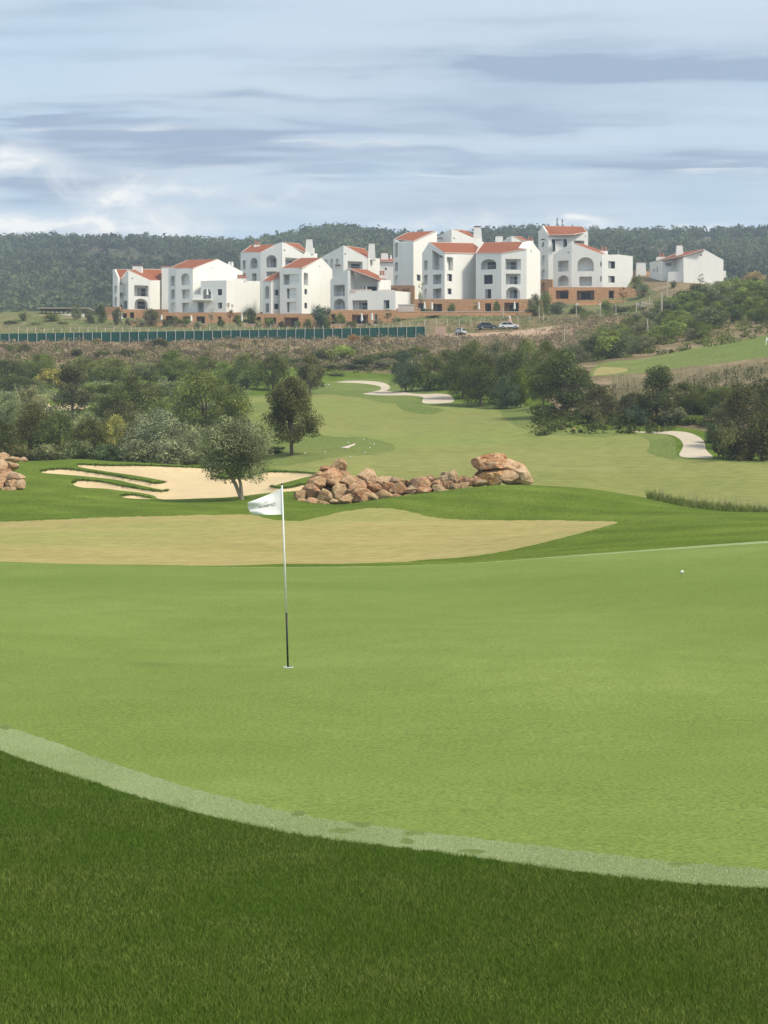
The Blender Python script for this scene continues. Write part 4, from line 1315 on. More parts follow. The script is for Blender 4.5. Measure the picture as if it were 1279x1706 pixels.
row([('wide0', -8, 116, 700, 90, 'dark'), ('wide1', 45, 121, 686, 100, 'brown'), ('wide2', 95, 119, 684, 100, 'dark'), ('wide3', 150, 117, 694, 90, 'brown'), ('wide1', 262, 119, 679, 120, 'olive'),
     ('wide0', 225, 122, 684, 90, 'grey'), ('wide2', 312, 117, 716, 84, 'grey'), ('wide2', 192, 122, 690, 70, 'yellow')], 'broad_tree', 'in the thicket close behind the bunker', 'thicket behind the bunker')
row([('shrub0', 20, 112, 735, 70, 'brown'), ('shrub1', 85, 112, 738, 80, 'grey'), ('shrub2', 130, 112, 730, 70, 'sage'), ('shrub3', 178, 112, 738, 60, 'teal'), ('shrub0', 350, 113, 742, 60, 'grey'),
     ('shrub1', 225, 113, 730, 80, 'olive'), ('shrub2', 290, 113, 728, 80, 'olive'), ('shrub3', 455, 120, 742, 50, 'dark')], 'leafy_shrub', 'below the thicket behind the bunker', 'shrubs at the foot of the thicket')
row([('wide1', 10, 150, 652, 80, 'sage'), ('wide3', 50, 155, 640, 74, 'grey'), ('tall0', 122, 168, 606, 78, 'brown'), ('wide0', 178, 158, 640, 70, 'dark'), ('wide2', 232, 152, 620, 120, 'dark'), ('wide1', 342, 148, 618, 128, 'green'),
     ('wide3', 296, 156, 648, 56, 'sage'), ('wide0', 20, 170, 672, 60, 'dark'), ('wide2', 205, 140, 668, 80, 'brown'), ('wide0', 388, 150, 640, 60, 'green'), ('wide2', 60, 142, 668, 80, 'brown'),
     ('wide1', 262, 142, 668, 70, 'green')], 'rounded_tree', 'in the middle belt of trees', 'middle belt of trees')
row([('wide3', 10, 212, 598, 90, 'dark'), ('wide0', 66, 214, 588, 70, 'green'), ('shrub2', 84, 205, 612, 60, 'yellow'), ('wide1', 135, 216, 596, 80, 'green'), ('wide2', 190, 214, 596, 86, 'green'), ('wide3', 240, 216, 602, 80, 'sage'),
     ('wide0', 292, 214, 584, 84, 'bright'), ('wide1', 340, 218, 592, 60, 'green'), ('wide2', 412, 206, 588, 76, 'green'), ('wide3', 455, 205, 588, 72, 'green'), ('wide0', 375, 208, 602, 60, 'bright'),
     ('wide1', 25, 196, 626, 90, 'dark'), ('shrub2', 285, 190, 636, 70, 'sage'), ('shrub3', 160, 196, 640, 60, 'green'), ('wide1', 60, 222, 600, 66, 'teal'), ('shrub0', 216, 200, 636, 60, 'sage')],
    'leafy_tree', 'in the belt under the brown slope', 'back belt of trees')
row([('shrub0', 566, 240, 572, 56, 'bright'), ('shrub1', 610, 236, 596, 66, 'green'), ('shrub2', 645, 234, 598, 56, 'sage'), ('shrub3', 585, 233, 606, 60, 'sage'), ('shrub1', 545, 232, 606, 50, 'grey'), ('shrub0', 632, 240, 588, 60, 'green'),
     ('shrub2', 672, 240, 582, 50, 'green'), ('shrub3', 700, 242, 578, 50, 'bright'), ('shrub0', 560, 226, 620, 40, 'sage'), ('shrub1', 500, 236, 596, 50, 'grey')], 'round_shrub', 'above the winding cart path', 'shrubs above the cart path')
row([('wide0', 676, 200, 584, 66, 'teal'), ('wide1', 715, 200, 588, 70, 'green'), ('wide2', 770, 186, 578, 80, 'dark'), ('wide3', 800, 176, 586, 92, 'dark'), ('wide0', 745, 198, 582, 66, 'green'), ('wide1', 850, 178, 582, 80, 'dark'),
     ('wide2', 872, 190, 562, 70, 'green'), ('shrub3', 868, 172, 610, 36, 'lime'), ('wide3', 830, 196, 566, 84, 'grey'), ('wide0', 905, 185, 568, 70, 'green'), ('wide1', 790, 200, 566, 80, 'green'), ('wide2', 845, 172, 625, 60, 'teal')],
    'dense_tree', 'in the clump by the cart path', 'tree clump by the cart path')
row([('tall2', 940, 152, 580, 112, 'dark'), ('wide1', 1000, 145, 642, 70, 'brown'), ('tall0', 1092, 141, 606, 80, 'dark'), ('wide2', 960, 158, 610, 90, 'dark'), ('wide3', 1045, 150, 660, 60, 'teal'), ('wide0', 1140, 141, 636, 80, 'dark'),
     ('wide1', 1240, 122, 640, 100, 'brown'), ('wide2', 1275, 128, 628, 90, 'dark'), ('wide3', 1210, 134, 668, 70, 'grey'), ('tall1', 905, 165, 606, 60, 'green'), ('wide0', 1180, 140, 652, 70, 'green'), ('wide2', 1160, 145, 640, 80, 'dark'), ('wide1', 1208, 141, 642, 80, 'green'), ('wide3', 1055, 147, 652, 60, 'brown')],
    'bushy_tree', 'along the right-hand cart path', 'tree line by the right-hand path')
row([('shrub0', 1060, 140, 672, 56, 'teal'), ('shrub1', 1125, 138.5, 678, 56, 'sage'), ('shrub2', 1155, 137, 690, 46, 'bright'), ('shrub3', 1040, 140, 688, 40, 'dark'), ('shrub0', 1215, 113.5, 694, 80, 'brown'), ('shrub1', 1268, 113, 690, 70, 'dark'),
     ('shrub2', 985, 142, 676, 50, 'brown'), ('shrub3', 920, 150, 680, 60, 'dark'), ('shrub1', 1100, 139, 690, 40, 'dark'), ('shrub2', 1190, 126, 700, 40, 'teal'), ('shrub3', 1240, 113, 716, 60, 'brown')], 'low_shrub',
    'under the right-hand tree line', 'shrubs below the right-hand tree line')
# the scrubby hillside on the right, row by row up the slope
rng = np.random.default_rng(44)
for ri, (Y, u0, u1, n, hpx) in enumerate(((212, 930, 1075, 7, 30), (222, 960, 1180, 9, 28), (233, 985, 1290, 12, 28), (244, 1030, 1290, 11, 26), (256, 1040, 1290, 11, 26), (268, 1060, 1290, 10, 26), (280, 1090, 1290, 9, 26), (293, 1150, 1290, 7, 22))):
    it = []
    for i in range(n):
        u = u0 + (u1 - u0) * (i + .5 + rng.uniform(-.3, .3)) / n
        Yi = Y + rng.uniform(-4, 4)
        v = float(rowfun(ab([u], [Yi]))[0])
        hp = hpx * rng.uniform(.7, 1.35)
        it.append(('shrub%d' % rng.integers(4) if rng.random() < .6 else 'wide%d' % rng.integers(4), u, Yi, v - hp, hp * rng.uniform(1.3, 1.9), str(rng.choice(['green', 'bright', 'sage', 'green', 'bright', 'dark', 'sage']))))
    row(it, 'hillside_shrub', 'in the %s row up the right slope' % ORD[ri], 'shrubs on the right-hand slope')
# planting round the houses
row([('shrub0', 40, 300, 515, 20, 'sage'), ('wide0', 128, 304, 506, 24, 'sage'), ('shrub1', 20, 296, 534, 34, 'green'), ('shrub2', 85, 298, 522, 36, 'green'), ('shrub3', 150, 296, 514, 24, 'grey'), ('wide1', 168, 300, 506, 20, 'dark'), ('shrub0', 60, 292, 538, 24, 'bright'),
     ('shrub2', 105, 292, 538, 26, 'green')], 'garden_shrub', 'in the garden beside the pergola', 'garden shrubs by the pergola')
row([('shrub1', 196, 303, 512, 22, 'brown'), ('shrub2', 250, 302, 512, 34, 'brown'), ('shrub0', 232, 300, 528, 22, 'sage'), ('shrub3', 292, 300, 526, 24, 'green'), ('shrub0', 308, 300, 527, 18, 'green'), ('sapling', 352, 302, 511, 14, 'sage'), ('sapling', 383, 302, 502, 18, 'rust'),
     ('shrub2', 395, 301, 522, 20, 'green'), ('shrub1', 417, 304, 512, 26, 'dark'), ('shrub0', 450, 300, 528, 20, 'green'), ('shrub3', 534, 303, 508, 42, 'teal'), ('shrub1', 512, 299, 530, 20, 'green'), ('sapling', 556, 300, 516, 16, 'straw'), ('shrub2', 566, 300, 520, 22, 'green'),
     ('sapling', 645, 300, 511, 20, 'green'), ('shrub0', 660, 300, 526, 18, 'sage'), ('shrub1', 675, 304, 510, 30, 'dark'), ('shrub2', 585, 298, 534, 24, 'green'), ('shrub3', 610, 298, 536, 20, 'green'), ('shrub0', 215, 304, 526, 14, 'sage'), ('shrub1', 275, 301, 530, 16, 'brown'), ('shrub2', 330, 299, 534, 16, 'sage'), ('shrub3', 368, 300, 530, 14, 'green'), ('shrub0', 432, 300, 532, 16, 'sage'), ('shrub1', 470, 299, 534, 16, 'brown'), ('shrub2', 495, 299, 533, 14, 'sage'), ('shrub3', 545, 300, 528, 16, 'green'), ('shrub0', 630, 299, 530, 16, 'sage')], 'garden_bush', 'in the gardens below the left houses', 'bushes below the left houses')
row([('shrub0', 708, 305, 512, 26, 'dark'), ('shrub1', 752, 308, 504, 18, 'green'), ('sapling', 701, 312, 466, 14, 'sage'), ('sapling', 791, 308, 500, 14, 'green'), ('shrub2', 827, 309, 500, 14, 'green'), ('shrub3', 890, 306, 488, 22, 'sage'), ('shrub0', 909, 304, 482, 20, 'bright'), ('shrub1', 930, 300, 502, 40, 'sage'),
     ('shrub2', 890, 298, 506, 40, 'green'), ('shrub3', 960, 298, 508, 30, 'green'), ('shrub0', 1030, 296, 508, 40, 'dark'), ('shrub1', 1010, 302, 500, 24, 'green'), ('sapling', 1038, 316, 476, 16, 'rust'), ('shrub2', 1070, 320, 470, 30, 'sage'), ('shrub3', 1062, 326, 458, 26, 'green'), ('sapling', 1168, 322, 454, 14, 'grey'),
     ('sapling', 1193, 322, 468, 16, 'dark'), ('shrub0', 1122, 318, 466, 14, 'grey'), ('shrub1', 720, 296, 525, 30, 'dark')], 'terrace_bush', 'in the gardens below the right houses', 'bushes below the right houses')
for u, v, w, lab in ((160, 562, 26, 'rust-orange bush just below the green fence, leftmost of three'), (240, 570, 28, 'rust-orange bush below the green fence, middle one of three'), (268, 562, 26, 'rust-brown bush below the green fence, third from the left'), (586, 556, 26, 'tawny bush below the right part of the green fence'),
                     (18, 572, 60, 'tawny dry bush below the green fence at the left edge')):
    plant('autumn_bush', 'dry0', u, 258, v, w, 'rust' if u != 18 else 'straw', lab, 'bush', 'autumn bushes below the fence')
sl = []
for i in range(26):
    u, Y = -15 + 27.5 * i + float(rng.uniform(-9, 9)), float(rng.uniform(236, 257))
    hp = float(rng.uniform(8, 17))
    sl.append(('shrub%d' % (i % 4), u, Y, float(rowfun(ab([u], [Y]))[0]) - hp, hp * float(rng.uniform(1.5, 2.4)), str(rng.choice(['green', 'sage', 'brown', 'grey', 'straw', 'dark']))))
row(sl, 'slope_bush', 'on the brown slope', 'bushes on the brown slope')
plant('bamboo_clump', 'shrub1', 1254, 300, 452, 50, 'straw', 'straw-yellow reed clump rising above the shrubs at the right edge', 'bush')
# dry brush of the brown slope and the bank, too many to count
rng = np.random.default_rng(8)


def brush(name, spots, hgt, wid, per, col, label):
    Vs, Fs, Ts = [], [], []
    X, Y = spots
    z = H(X, Y)
    n = len(X)
    cc = rng.random(n)
    s = rng.uniform(.5, 1.4, n)
    k = np.repeat(np.arange(n), per)
    m = len(k)
    d = rng.normal(0, 1, (m, 3))
    d[:, 2] = np.abs(d[:, 2]) * 1.1 + .2
    d /= np.linalg.norm(d, axis=1, keepdims=True)
    r = rng.random(m)[:, None] ** .5
    p = np.stack([X, Y, z], -1)[k] + d * r * s[k][:, None] * np.array([wid, wid, hgt])
    t = d + rng.normal(0, .6, (m, 3))
    t /= np.linalg.norm(t, axis=1, keepdims=True)
    b = np.cross(t, rng.normal(0, 1, (m, 3)))
    b /= np.linalg.norm(b, axis=1, keepdims=True)
    L = rng.uniform(.10, .30, m)[:, None] * hgt * 1.2
    V = np.empty((m, 4, 3))
    V[:, 0], V[:, 1], V[:, 2], V[:, 3] = p - t * L, p + b * L * .4, p + t * L, p - b * L * .4
    me = mesh_np(name, V.reshape(-1, 3), np.arange(4 * m).reshape(-1, 4), M['leaf'], attrs={'tone': np.repeat(np.clip(cc[k] * .7 + rng.random(m) * .4, 0, 1), 4)})
    o = tag(link(name, me), label, 'brush', kind='stuff')
    o.color = (*COLS[col], 1)
    return o


def strip(n, u0, u1, y0, y1):
    u = rng.uniform(u0, u1, n)
    Y = rng.uniform(y0, y1, n)
    return (u - UC) / FP * Y, Y


brush('dry_brush', strip(1000, -60, 720, 232, 261), .9, 1.1, 34, 'drygrey', 'dry grey-brown brush covering the slope below the green fence')
brush('dry_brush', strip(420, 690, 950, 228, 262), .9, 1.1, 34, 'drygrey', 'grey-brown brush on the slope below the dirt road')
brush('dry_brush', strip(360, 920, 1060, 232, 285), .8, 1.2, 34, 'drygrey', 'grey-brown brush right of the dirt road below the stone-based house')
brush('green_brush', strip(700, -60, 720, 229, 252), .7, 1.0, 34, 'green', 'low green brush scattered over the lower slope')
brush('green_brush', strip(600, 960, 1330, 205, 300), .8, 1.2, 40, 'green', 'low green undergrowth between the shrubs of the right-hand slope')
brush('green_brush', strip(500, 890, 1320, 134, 165), .6, .8, 40, 'dark', 'dark undergrowth below the right-hand tree line')
brush('bank_growth', strip(260, 745, 1000, 270, 300), .5, .9, 26, 'sage', 'patchy low green growth on the orange bank above the cars')
brush('garden_growth', strip(900, -40, 1000, 270, 306), .45, .9, 22, 'sage', 'low patchy growth in the gardens between fence and houses')
brush('undergrowth', strip(900, -60, 410, 116, 225), .8, 1.2, 36, 'sage', 'pale sage undergrowth between the trees on the left')
# tall dry grass on the right bank
u = rng.uniform(1120, 1340, 1700)
Y = rng.uniform(150, 170, 1700)
blades('dry_grass', (u - UC) / FP * Y, Y, 1.2, .035, .28, M['dry_blade'], 'tall pale dry grass on the bank below the upper fairway', cat='grass')
u = rng.uniform(1020, 1070, 900)
Y = rng.uniform(146, 170, 900)
blades('dry_grass', (u - UC) / FP * Y, Y, 1.4, .035, .22, M['dry_blade'], 'dry grass between two dark trees on the bank', cat='grass')
u = rng.uniform(700, 1000, 2600)
Y = rng.uniform(232, 260, 2600)
blades('dry_grass', (u - UC) / FP * Y, Y, 1.0, .04, .3, M['dry_blade'], 'dry straw grass on the slope below the dirt road', cat='grass')

# wood on the far hills: one mass of crowns
rng = np.random.default_rng(21)
nT = 5200
ua = rng.uniform(-.30, .30, nT)
Yh = np.concatenate([rng.uniform(470, 960, nT - 700), rng.uniform(900, 965, 700)])
Xh = ua * Yh
dens = np.sin(Xh * .021 + 1) * np.sin(Yh * .017) + .6 * np.sin(Xh * .05 + Yh * .03)
keep = rng.random(nT) < np.clip(.72 + .4 * dens, .12, 1)
Xh, Yh = Xh[keep], Yh[keep]
Zh = H(Xh, Yh)
nT = len(Xh)
per = 66
k = np.repeat(np.arange(nT), per)
S = rng.uniform(1.4, 4.6, nT) * np.where(Yh > 915, 1.1, 1.0)
d = rng.normal(0, 1, (nT * per, 3))
d /= np.linalg.norm(d, axis=1, keepdims=True)
lob = 1 + .25 * np.sin(d[:, 0] * 4 + k) + .2 * np.sin(d[:, 1] * 5 + k * 2.3)
p = np.stack([Xh, Yh, Zh + S * .75], -1)[k] + d * (S[k] * lob * rng.random(nT * per) ** .3)[:, None] * np.array([1, 1, .78])
nn = d + rng.normal(0, .5, d.shape)
nn /= np.linalg.norm(nn, axis=1, keepdims=True)
a = np.cross(nn, rng.normal(0, 1, d.shape))
a /= np.linalg.norm(a, axis=1, keepdims=True)
b = np.cross(nn, a)
L = (S[k] * rng.uniform(.15, .30, nT * per))[:, None]
V = np.empty((nT * per, 4, 3))
V[:, 0], V[:, 1], V[:, 2], V[:, 3] = p - a * L, p - b * L * .7, p + a * L, p + b * L * .7
tone = np.clip((rng.random(nT) * .6 + .25 * (1 + np.sin(Xh * .03 + Yh * .011)))[k] + rng.random(nT * per) * .3 - .1, 0, 1)
me = mesh_np('hill_woodland', V.reshape(-1, 3), np.arange(4 * nT * per).reshape(-1, 4), M['leaf'], attrs={'tone': np.repeat(tone, 4)})
o = tag(link('hill_woodland', me), 'dark olive woodland covering the far hills behind the houses', 'woodland', kind='stuff')
o.color = (.092, .110, .052, 1)
# single trees that stand out on the skyline
sk = [(243, 384, 17), (286, 389, 15), (120, 386, 14), (312, 390, 16), (70, 386, 16), (200, 388, 12), (20, 386, 18), (520, 376, 18), (545, 371, 22), (575, 374, 18), (612, 378, 16), (640, 379, 14), (812, 374, 22), (840, 374, 20), (884, 371, 20), (862, 377, 16), (992, 373, 20),
      (1015, 378, 16), (1045, 379, 16), (1100, 375, 18), (1130, 378, 14), (1165, 378, 16), (1215, 376, 18), (1250, 375, 18), (1275, 374, 18), (450, 390, 16), (480, 386, 16), (380, 393, 16), (350, 395, 14), (160, 389, 14)]
for i, (u, v, w) in enumerate(sorted(sk)):
    plant('ridge_tree', 'far%d' % (i % 3), u, 945, v, w, 'dark', 'dark tree on the far skyline, %s from the left along the ridge' % ORD[i], 'tree', 'single trees on the skyline')
plant('pine_tree', 'pine', 928, 700, 361, 9, 'teal', 'slim dark conifer behind the tallest house, left of two', 'tree', 'conifers behind the tallest house')
plant('pine_tree', 'pine', 937, 700, 363, 9, 'teal', 'slim dark conifer behind the tallest house, right of two', 'tree', 'conifers behind the tallest house')
# ------------------------------------------------------------------ boulders
def rock_mat():
    m, g = new_mat('boulder_stone')
    oi = g.n('ShaderNodeObjectInfo')
    tc = g.n('ShaderNodeTexCoord')
    P = g.n('ShaderNodeVectorMath', operation='ADD', inp={0: tc.outputs['Object'], 1: g.n('ShaderNodeCombineXYZ', inp={0: g.m('MULTIPLY', oi.outputs['Random'], 90.0), 1: 0.0, 2: 0.0}).outputs[0]}).outputs[0]
    n1 = g.noise(P, 1.6, 7, .65, .6)
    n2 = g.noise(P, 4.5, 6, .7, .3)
    n3 = g.noise(P, 14, 4, .7)
    base = oi.outputs['Color']
    col = g.mix(g.ramp(n1, .35, .68), base, (.66, .39, .20))
    col = g.mix(g.m('MULTIPLY', g.ramp(n2, .48, .64), .85), col, (.84, .66, .42))
    col = g.mix(g.m('MULTIPLY', g.ramp(n2, .44, .33), .85), col, (.15, .065, .035))  # bump hollows darkened: crevice shade put into the stone colour
    col = g.mix(g.m('MULTIPLY', g.ramp(n3, .55, .75), .35), col, (.22, .20, .14))
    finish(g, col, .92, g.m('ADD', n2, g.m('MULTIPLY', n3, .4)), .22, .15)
    return m


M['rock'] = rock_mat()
ROCKS = []
for sd in range(10):
    rng = np.random.default_rng(300 + sd)
    bm = bmesh.new()
    bmesh.ops.create_icosphere(bm, subdivisions=3, radius=1.0)
    planes = []
    for _ in range(12 + sd % 4):
        n = rng.normal(0, 1, 3)
        n /= np.linalg.norm(n)
        planes.append((n, rng.uniform(.48, .82)))
    ph = rng.random(6) * 6.28
    for v in bm.verts:
        p = np.array(v.co)
        for n, dd in planes:
            s = p @ n - dd
            if s > 0:
                p = p - n * s
        p *= 1 + .05 * math.sin(5 * p[0] + ph[0]) * math.sin(6 * p[1] + ph[1]) + .04 * math.sin(11 * p[2] + ph[2]) * math.sin(9 * p[0] + ph[3]) + rng.normal(0, .012)
        v.co = p
    me = bpy.data.meshes.new('boulder')
    bm.to_mesh(me)
    bm.free()
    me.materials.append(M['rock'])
    me.polygons.foreach_set('use_smooth', [False] * len(me.polygons))
    co = np.array([v.co for v in me.vertices])
    ROCKS.append((me, co.max(0) - co.min(0)))
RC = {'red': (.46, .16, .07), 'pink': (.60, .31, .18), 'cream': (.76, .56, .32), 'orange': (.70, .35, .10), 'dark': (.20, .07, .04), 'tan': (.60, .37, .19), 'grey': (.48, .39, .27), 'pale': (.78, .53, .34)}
RW = {'red': 'rust-red', 'pink': 'pinkish', 'cream': 'cream', 'orange': 'orange', 'dark': 'dark red-brown', 'tan': 'tan', 'grey': 'greyish', 'pale': 'pale pink'}


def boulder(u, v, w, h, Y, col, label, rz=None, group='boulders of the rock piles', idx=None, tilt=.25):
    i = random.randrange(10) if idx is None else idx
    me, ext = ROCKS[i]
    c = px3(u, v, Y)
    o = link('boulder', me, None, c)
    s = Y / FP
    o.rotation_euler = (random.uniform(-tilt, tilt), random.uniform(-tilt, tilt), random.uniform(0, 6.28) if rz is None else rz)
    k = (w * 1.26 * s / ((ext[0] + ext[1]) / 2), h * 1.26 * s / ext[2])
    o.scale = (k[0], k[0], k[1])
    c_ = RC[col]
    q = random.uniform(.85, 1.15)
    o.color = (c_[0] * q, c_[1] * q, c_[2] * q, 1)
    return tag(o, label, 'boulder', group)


PILE = {
    'bottom row of the rock pile': (80.0, [(505, 836, 16, 13, 'tan'), (521, 837, 20, 11, 'pink'), (538, 838, 18, 9, 'tan'), (558, 837, 16, 9, 'cream'), (576, 832, 22, 17, 'tan'), (605, 826, 34, 23, 'red'), (626, 832, 21, 14, 'cream'), (642, 826, 27, 19, 'tan'),
                                                (660, 829, 18, 15, 'dark'), (676, 830, 18, 10, 'pale'), (708, 818, 24, 15, 'red'), (735, 815, 20, 12, 'cream'), (756, 811, 16, 9, 'tan'), (774, 808, 18, 9, 'tan'), (804, 805, 16, 8, 'pale'), (690, 824, 16, 9, 'tan')]),
    'second row of the rock pile': (81.0, [(500, 824, 16, 14, 'tan'), (522, 821, 26, 21, 'pink'), (542, 826, 24, 19, 'cream'), (564, 822, 23, 23, 'cream'), (592, 815, 30, 21, 'pink'), (624, 812, 22, 16, 'red'), (645, 812, 21, 15, 'red'), (665, 815, 27, 19, 'pink'),
                                                (688, 817, 24, 15, 'grey'), (706, 807, 27, 20, 'pink'), (728, 806, 18, 14, 'pink'), (747, 808, 16, 12, 'dark'), (764, 804, 18, 13, 'dark'), (780, 802, 18, 14, 'dark'), (794, 802, 18, 16, 'dark')]),
    'third row of the rock pile': (81.9, [(530, 806, 28, 18, 'tan'), (546, 800, 18, 16, 'grey'), (561, 807, 24, 16, 'tan'), (580, 804, 26, 20, 'tan'), (601, 801, 20, 14, 'pink'), (609, 797, 27, 27, 'pale'), (628, 803, 16, 13, 'pale'), (643, 802, 22, 17, 'cream'), (657, 800, 14, 14, 'grey'),
                                               (665, 806, 16, 16, 'tan'), (684, 808, 16, 15, 'dark'), (692, 803, 18, 13, 'pale'), (716, 800, 18, 13, 'dark'), (734, 799, 18, 13, 'grey'), (752, 796, 17, 22, 'cream'), (742, 795, 14, 13, 'grey'), (770, 799, 16, 12, 'red')]),
    'top rows of the left rock heap': (82.6, [(529, 796, 24, 16, 'tan'), (552, 791, 34, 20, 'pink'), (574, 793, 18, 20, 'tan'), (542, 782, 18, 12, 'red'), (558, 781, 22, 15, 'pink'), (566, 777, 20, 17, 'tan')]),
}
for where, (Y, items) in PILE.items():
    for i, (u, v, w, h_, c) in enumerate(sorted(items)):
        boulder(u, v, w, h_, Y + random.uniform(-.25, .25), c, '%s boulder, %s from the left in the %s' % (RW[c], ORD[i], where))
boulder(818, 770, 47, 25, 82.0, 'red', 'large flat-topped red boulder balanced on top at the right end of the pile', 0.2, idx=4, tilt=.05)
boulder(815, 796, 33, 25, 81.6, 'orange', 'bright orange boulder beneath the balanced flat-topped one', 0, idx=2, tilt=.08)
boulder(838, 781, 23, 20, 82.0, 'tan', 'tan wedge boulder between the balanced boulder and the big pale one', 1.2, idx=1)
boulder(862, 787, 44, 36, 82.3, 'pale', 'biggest pale pink boulder at the right end of the pile', .5, idx=6, tilt=.1)
boulder(845, 797, 26, 20, 81.4, 'pale', 'pale boulder at the foot of the biggest pale one', 2.0, idx=3, tilt=.1)
boulder(804, 790, 24, 26, 82.8, 'dark', 'dark red boulder wedged behind the orange one', 2.0, idx=5, tilt=.1)
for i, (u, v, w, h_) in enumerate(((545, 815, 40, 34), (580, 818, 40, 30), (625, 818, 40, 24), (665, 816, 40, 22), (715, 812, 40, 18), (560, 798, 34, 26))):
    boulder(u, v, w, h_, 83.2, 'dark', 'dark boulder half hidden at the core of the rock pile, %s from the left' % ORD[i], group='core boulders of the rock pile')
LP_ = [(2, 763, 20, 16, 'pale'), (22, 765, 18, 9, 'cream'), (37, 766, 13, 7, 'pale'), (1, 782, 20, 24, 'pale'), (20, 778, 20, 15, 'tan'), (13, 796, 22, 17, 'pink'), (28, 797, 22, 19, 'pale'), (0, 806, 18, 20, 'pink'), (17, 808, 20, 17, 'tan'),
       (33, 807, 15, 15, 'pale'), (6, 817, 15, 11, 'cream'), (20, 816, 17, 11, 'pale'), (30, 813, 13, 11, 'pink'), (-12, 790, 24, 40, 'tan'), (9, 788, 18, 16, 'red'), (-8, 812, 20, 18, 'pink')]
for i, (u, v, w, h_, c) in enumerate(sorted(LP_)):
    boulder(u, v, w, h_, 86.5 - (v - 765) * .07 + random.uniform(-.1, .1), c, '%s boulder, %s from the left in the heap at the left edge' % (RW[c], ORD[i]))
for i, (u, v, w, h_) in enumerate(((936, 714, 7, 4), (956, 715, 5, 3), (988, 711, 6, 5), (1001, 712, 5, 4), (1022, 713, 4, 3), (968, 714, 4, 3))):
    boulder(u, v, w, h_, hit(u, v + 1, 120, 160), 'cream', 'small pale stone, %s from the left at the foot of the right-hand trees' % ORD[i], group='stones by the tree line').name = 'stone'

# ------------------------------------------------------------------ flagstick on the green
FY = 17.8
root = thing('flagstick', ground(480, FY), 'white flagstick with black lower shaft and lettered white flag in the hole', 'flagstick')
b0 = ground(480, FY)
top = px3(469.5, 808, FY)
br = b0.lerp(top, .30)
m = MB()
m.tube([br, top], [.0115, .0085], 10)
m.build('shaft', M['white'], root, smooth=True)
m = MB()
m.tube([b0 - Vector((0, 0, .12)), br], [.0105, .012], 10)
m.build('lower_shaft', M['black'], root, smooth=True)
m = MB()
m.tube([top, top + Vector((-.001, 0, .01)), top + Vector((-.002, 0, .022))], [.011, .012, .004], 8)
m.build('knob', M['black'], root, smooth=True)


def flag_pt(s, t, off=0.0):
    """s from the pole to the fly end, t from the top hem to the bottom hem"""
    ut, vt_ = 469.3 - 56 * s - 2.5 * math.sin(math.pi * s) * 0, 812 + 25 * s ** .82
    ub, vb_ = 471.2 - 52 * s, 857.0 + .6 * math.sin(3 * s)
    bow = -2.5 * math.sin(math.pi * t) * s ** 3 + 6.0 * max(0, s - .75) * (t - .4)
    u = ut + (ub - ut) * t + bow * 1.2
    v = vt_ + (vb_ - vt_) * t
    dep = .030 * math.sin(s * 6.0 + 1.6 * t) * s ** .6 + .014 * math.sin(9 * t + 4 * s) * s - .10 * s
    return px3(u, v, FY + dep + off)


NS, NTT = 36, 24
V = [tuple(flag_pt(i / NS, j / NTT) - root.location) for i in range(NS + 1) for j in range(NTT + 1)]
F = [(i * (NTT + 1) + j, (i + 1) * (NTT + 1) + j, (i + 1) * (NTT + 1) + j + 1, i * (NTT + 1) + j + 1) for i in range(NS) for j in range(NTT)]
n0 = len(V)
V += [tuple(flag_pt(i / NS, j / NTT, .002) - root.location) for i in range(NS + 1) for j in range(NTT + 1)]
F += [tuple(n0 + k for k in f[::-1]) for f in F]
fl = link('flag', mesh_np('flag', V, F, M['cloth'], smooth=True), root)
tcv = bpy.data.curves.new('lettering', 'FONT')
tcv.body = 'OMBRIA'
tcv.size = 1.0
tcv.space_character = 1.12
to = bpy.data.objects.new('lettering_tmp', tcv)
COL.objects.link(to)
bpy.context.view_layer.update()
tm = bpy.data.meshes.new_from_object(to.evaluated_get(bpy.context.evaluated_depsgraph_get()))
bpy.data.objects.remove(to)
xs = [v.co.x for v in tm.vertices]
w_ = max(xs) - min(xs)
for v in tm.vertices:                                # the print shows through from the far side, so it reads mirrored from here
    s = .22 + .50 * (v.co.x - min(xs)) / w_
    t = .60 - .15 * v.co.y / .73 + .0 * s
    v.co = flag_pt(s, t, -.003) - root.location
tm.materials.append(M['ink'])
link('lettering', tm, fl)
em = MB()
ring = []
for q in np.linspace(0, 6.283, 17)[:-1]:
    ring += [flag_pt(.49 + .045 * math.cos(q), .33 + .055 * math.sin(q), -.003), flag_pt(.49 + .030 * math.cos(q), .33 + .036 * math.sin(q), -.003)]
em.add(ring, [((2 * i), (2 * i + 2) % 32, (2 * i + 3) % 32, 2 * i + 1) for i in range(16)])
for k in range(9):
    s0 = .30 + k * .036
    em.add([flag_pt(s0, .70, -.003), flag_pt(s0 + .022, .70, -.003), flag_pt(s0 + .022, .725, -.003), flag_pt(s0, .725, -.003)], [(0, 1, 2, 3)])
em2 = em.build('emblem', M['inkpale'], fl)
root_cup = thing('hole_cup', b0, 'white rim of the hole around the foot of the flagstick', 'hole')
m = MB()
rg = [(b0 + Vector((r_ * math.cos(q), r_ * math.sin(q), z_))) for r_, z_ in ((.062, .006), (.054, .010), (.053, -.10)) for q in np.linspace(0, 6.283, 25)[:-1]]
m.add(rg, [(k * 24 + i, k * 24 + (i + 1) % 24, (k + 1) * 24 + (i + 1) % 24, (k + 1) * 24 + i) for k in range(2) for i in range(24)])
m.build('rim', M['white'], root_cup)
m = MB()
m.add([b0 + Vector((.0535 * math.cos(q), .0535 * math.sin(q), .0035)) for q in np.linspace(0, 6.283, 25)[:-1]], [tuple(range(24))])
m.build('hole', M['black'], root_cup)
bm = bmesh.new()
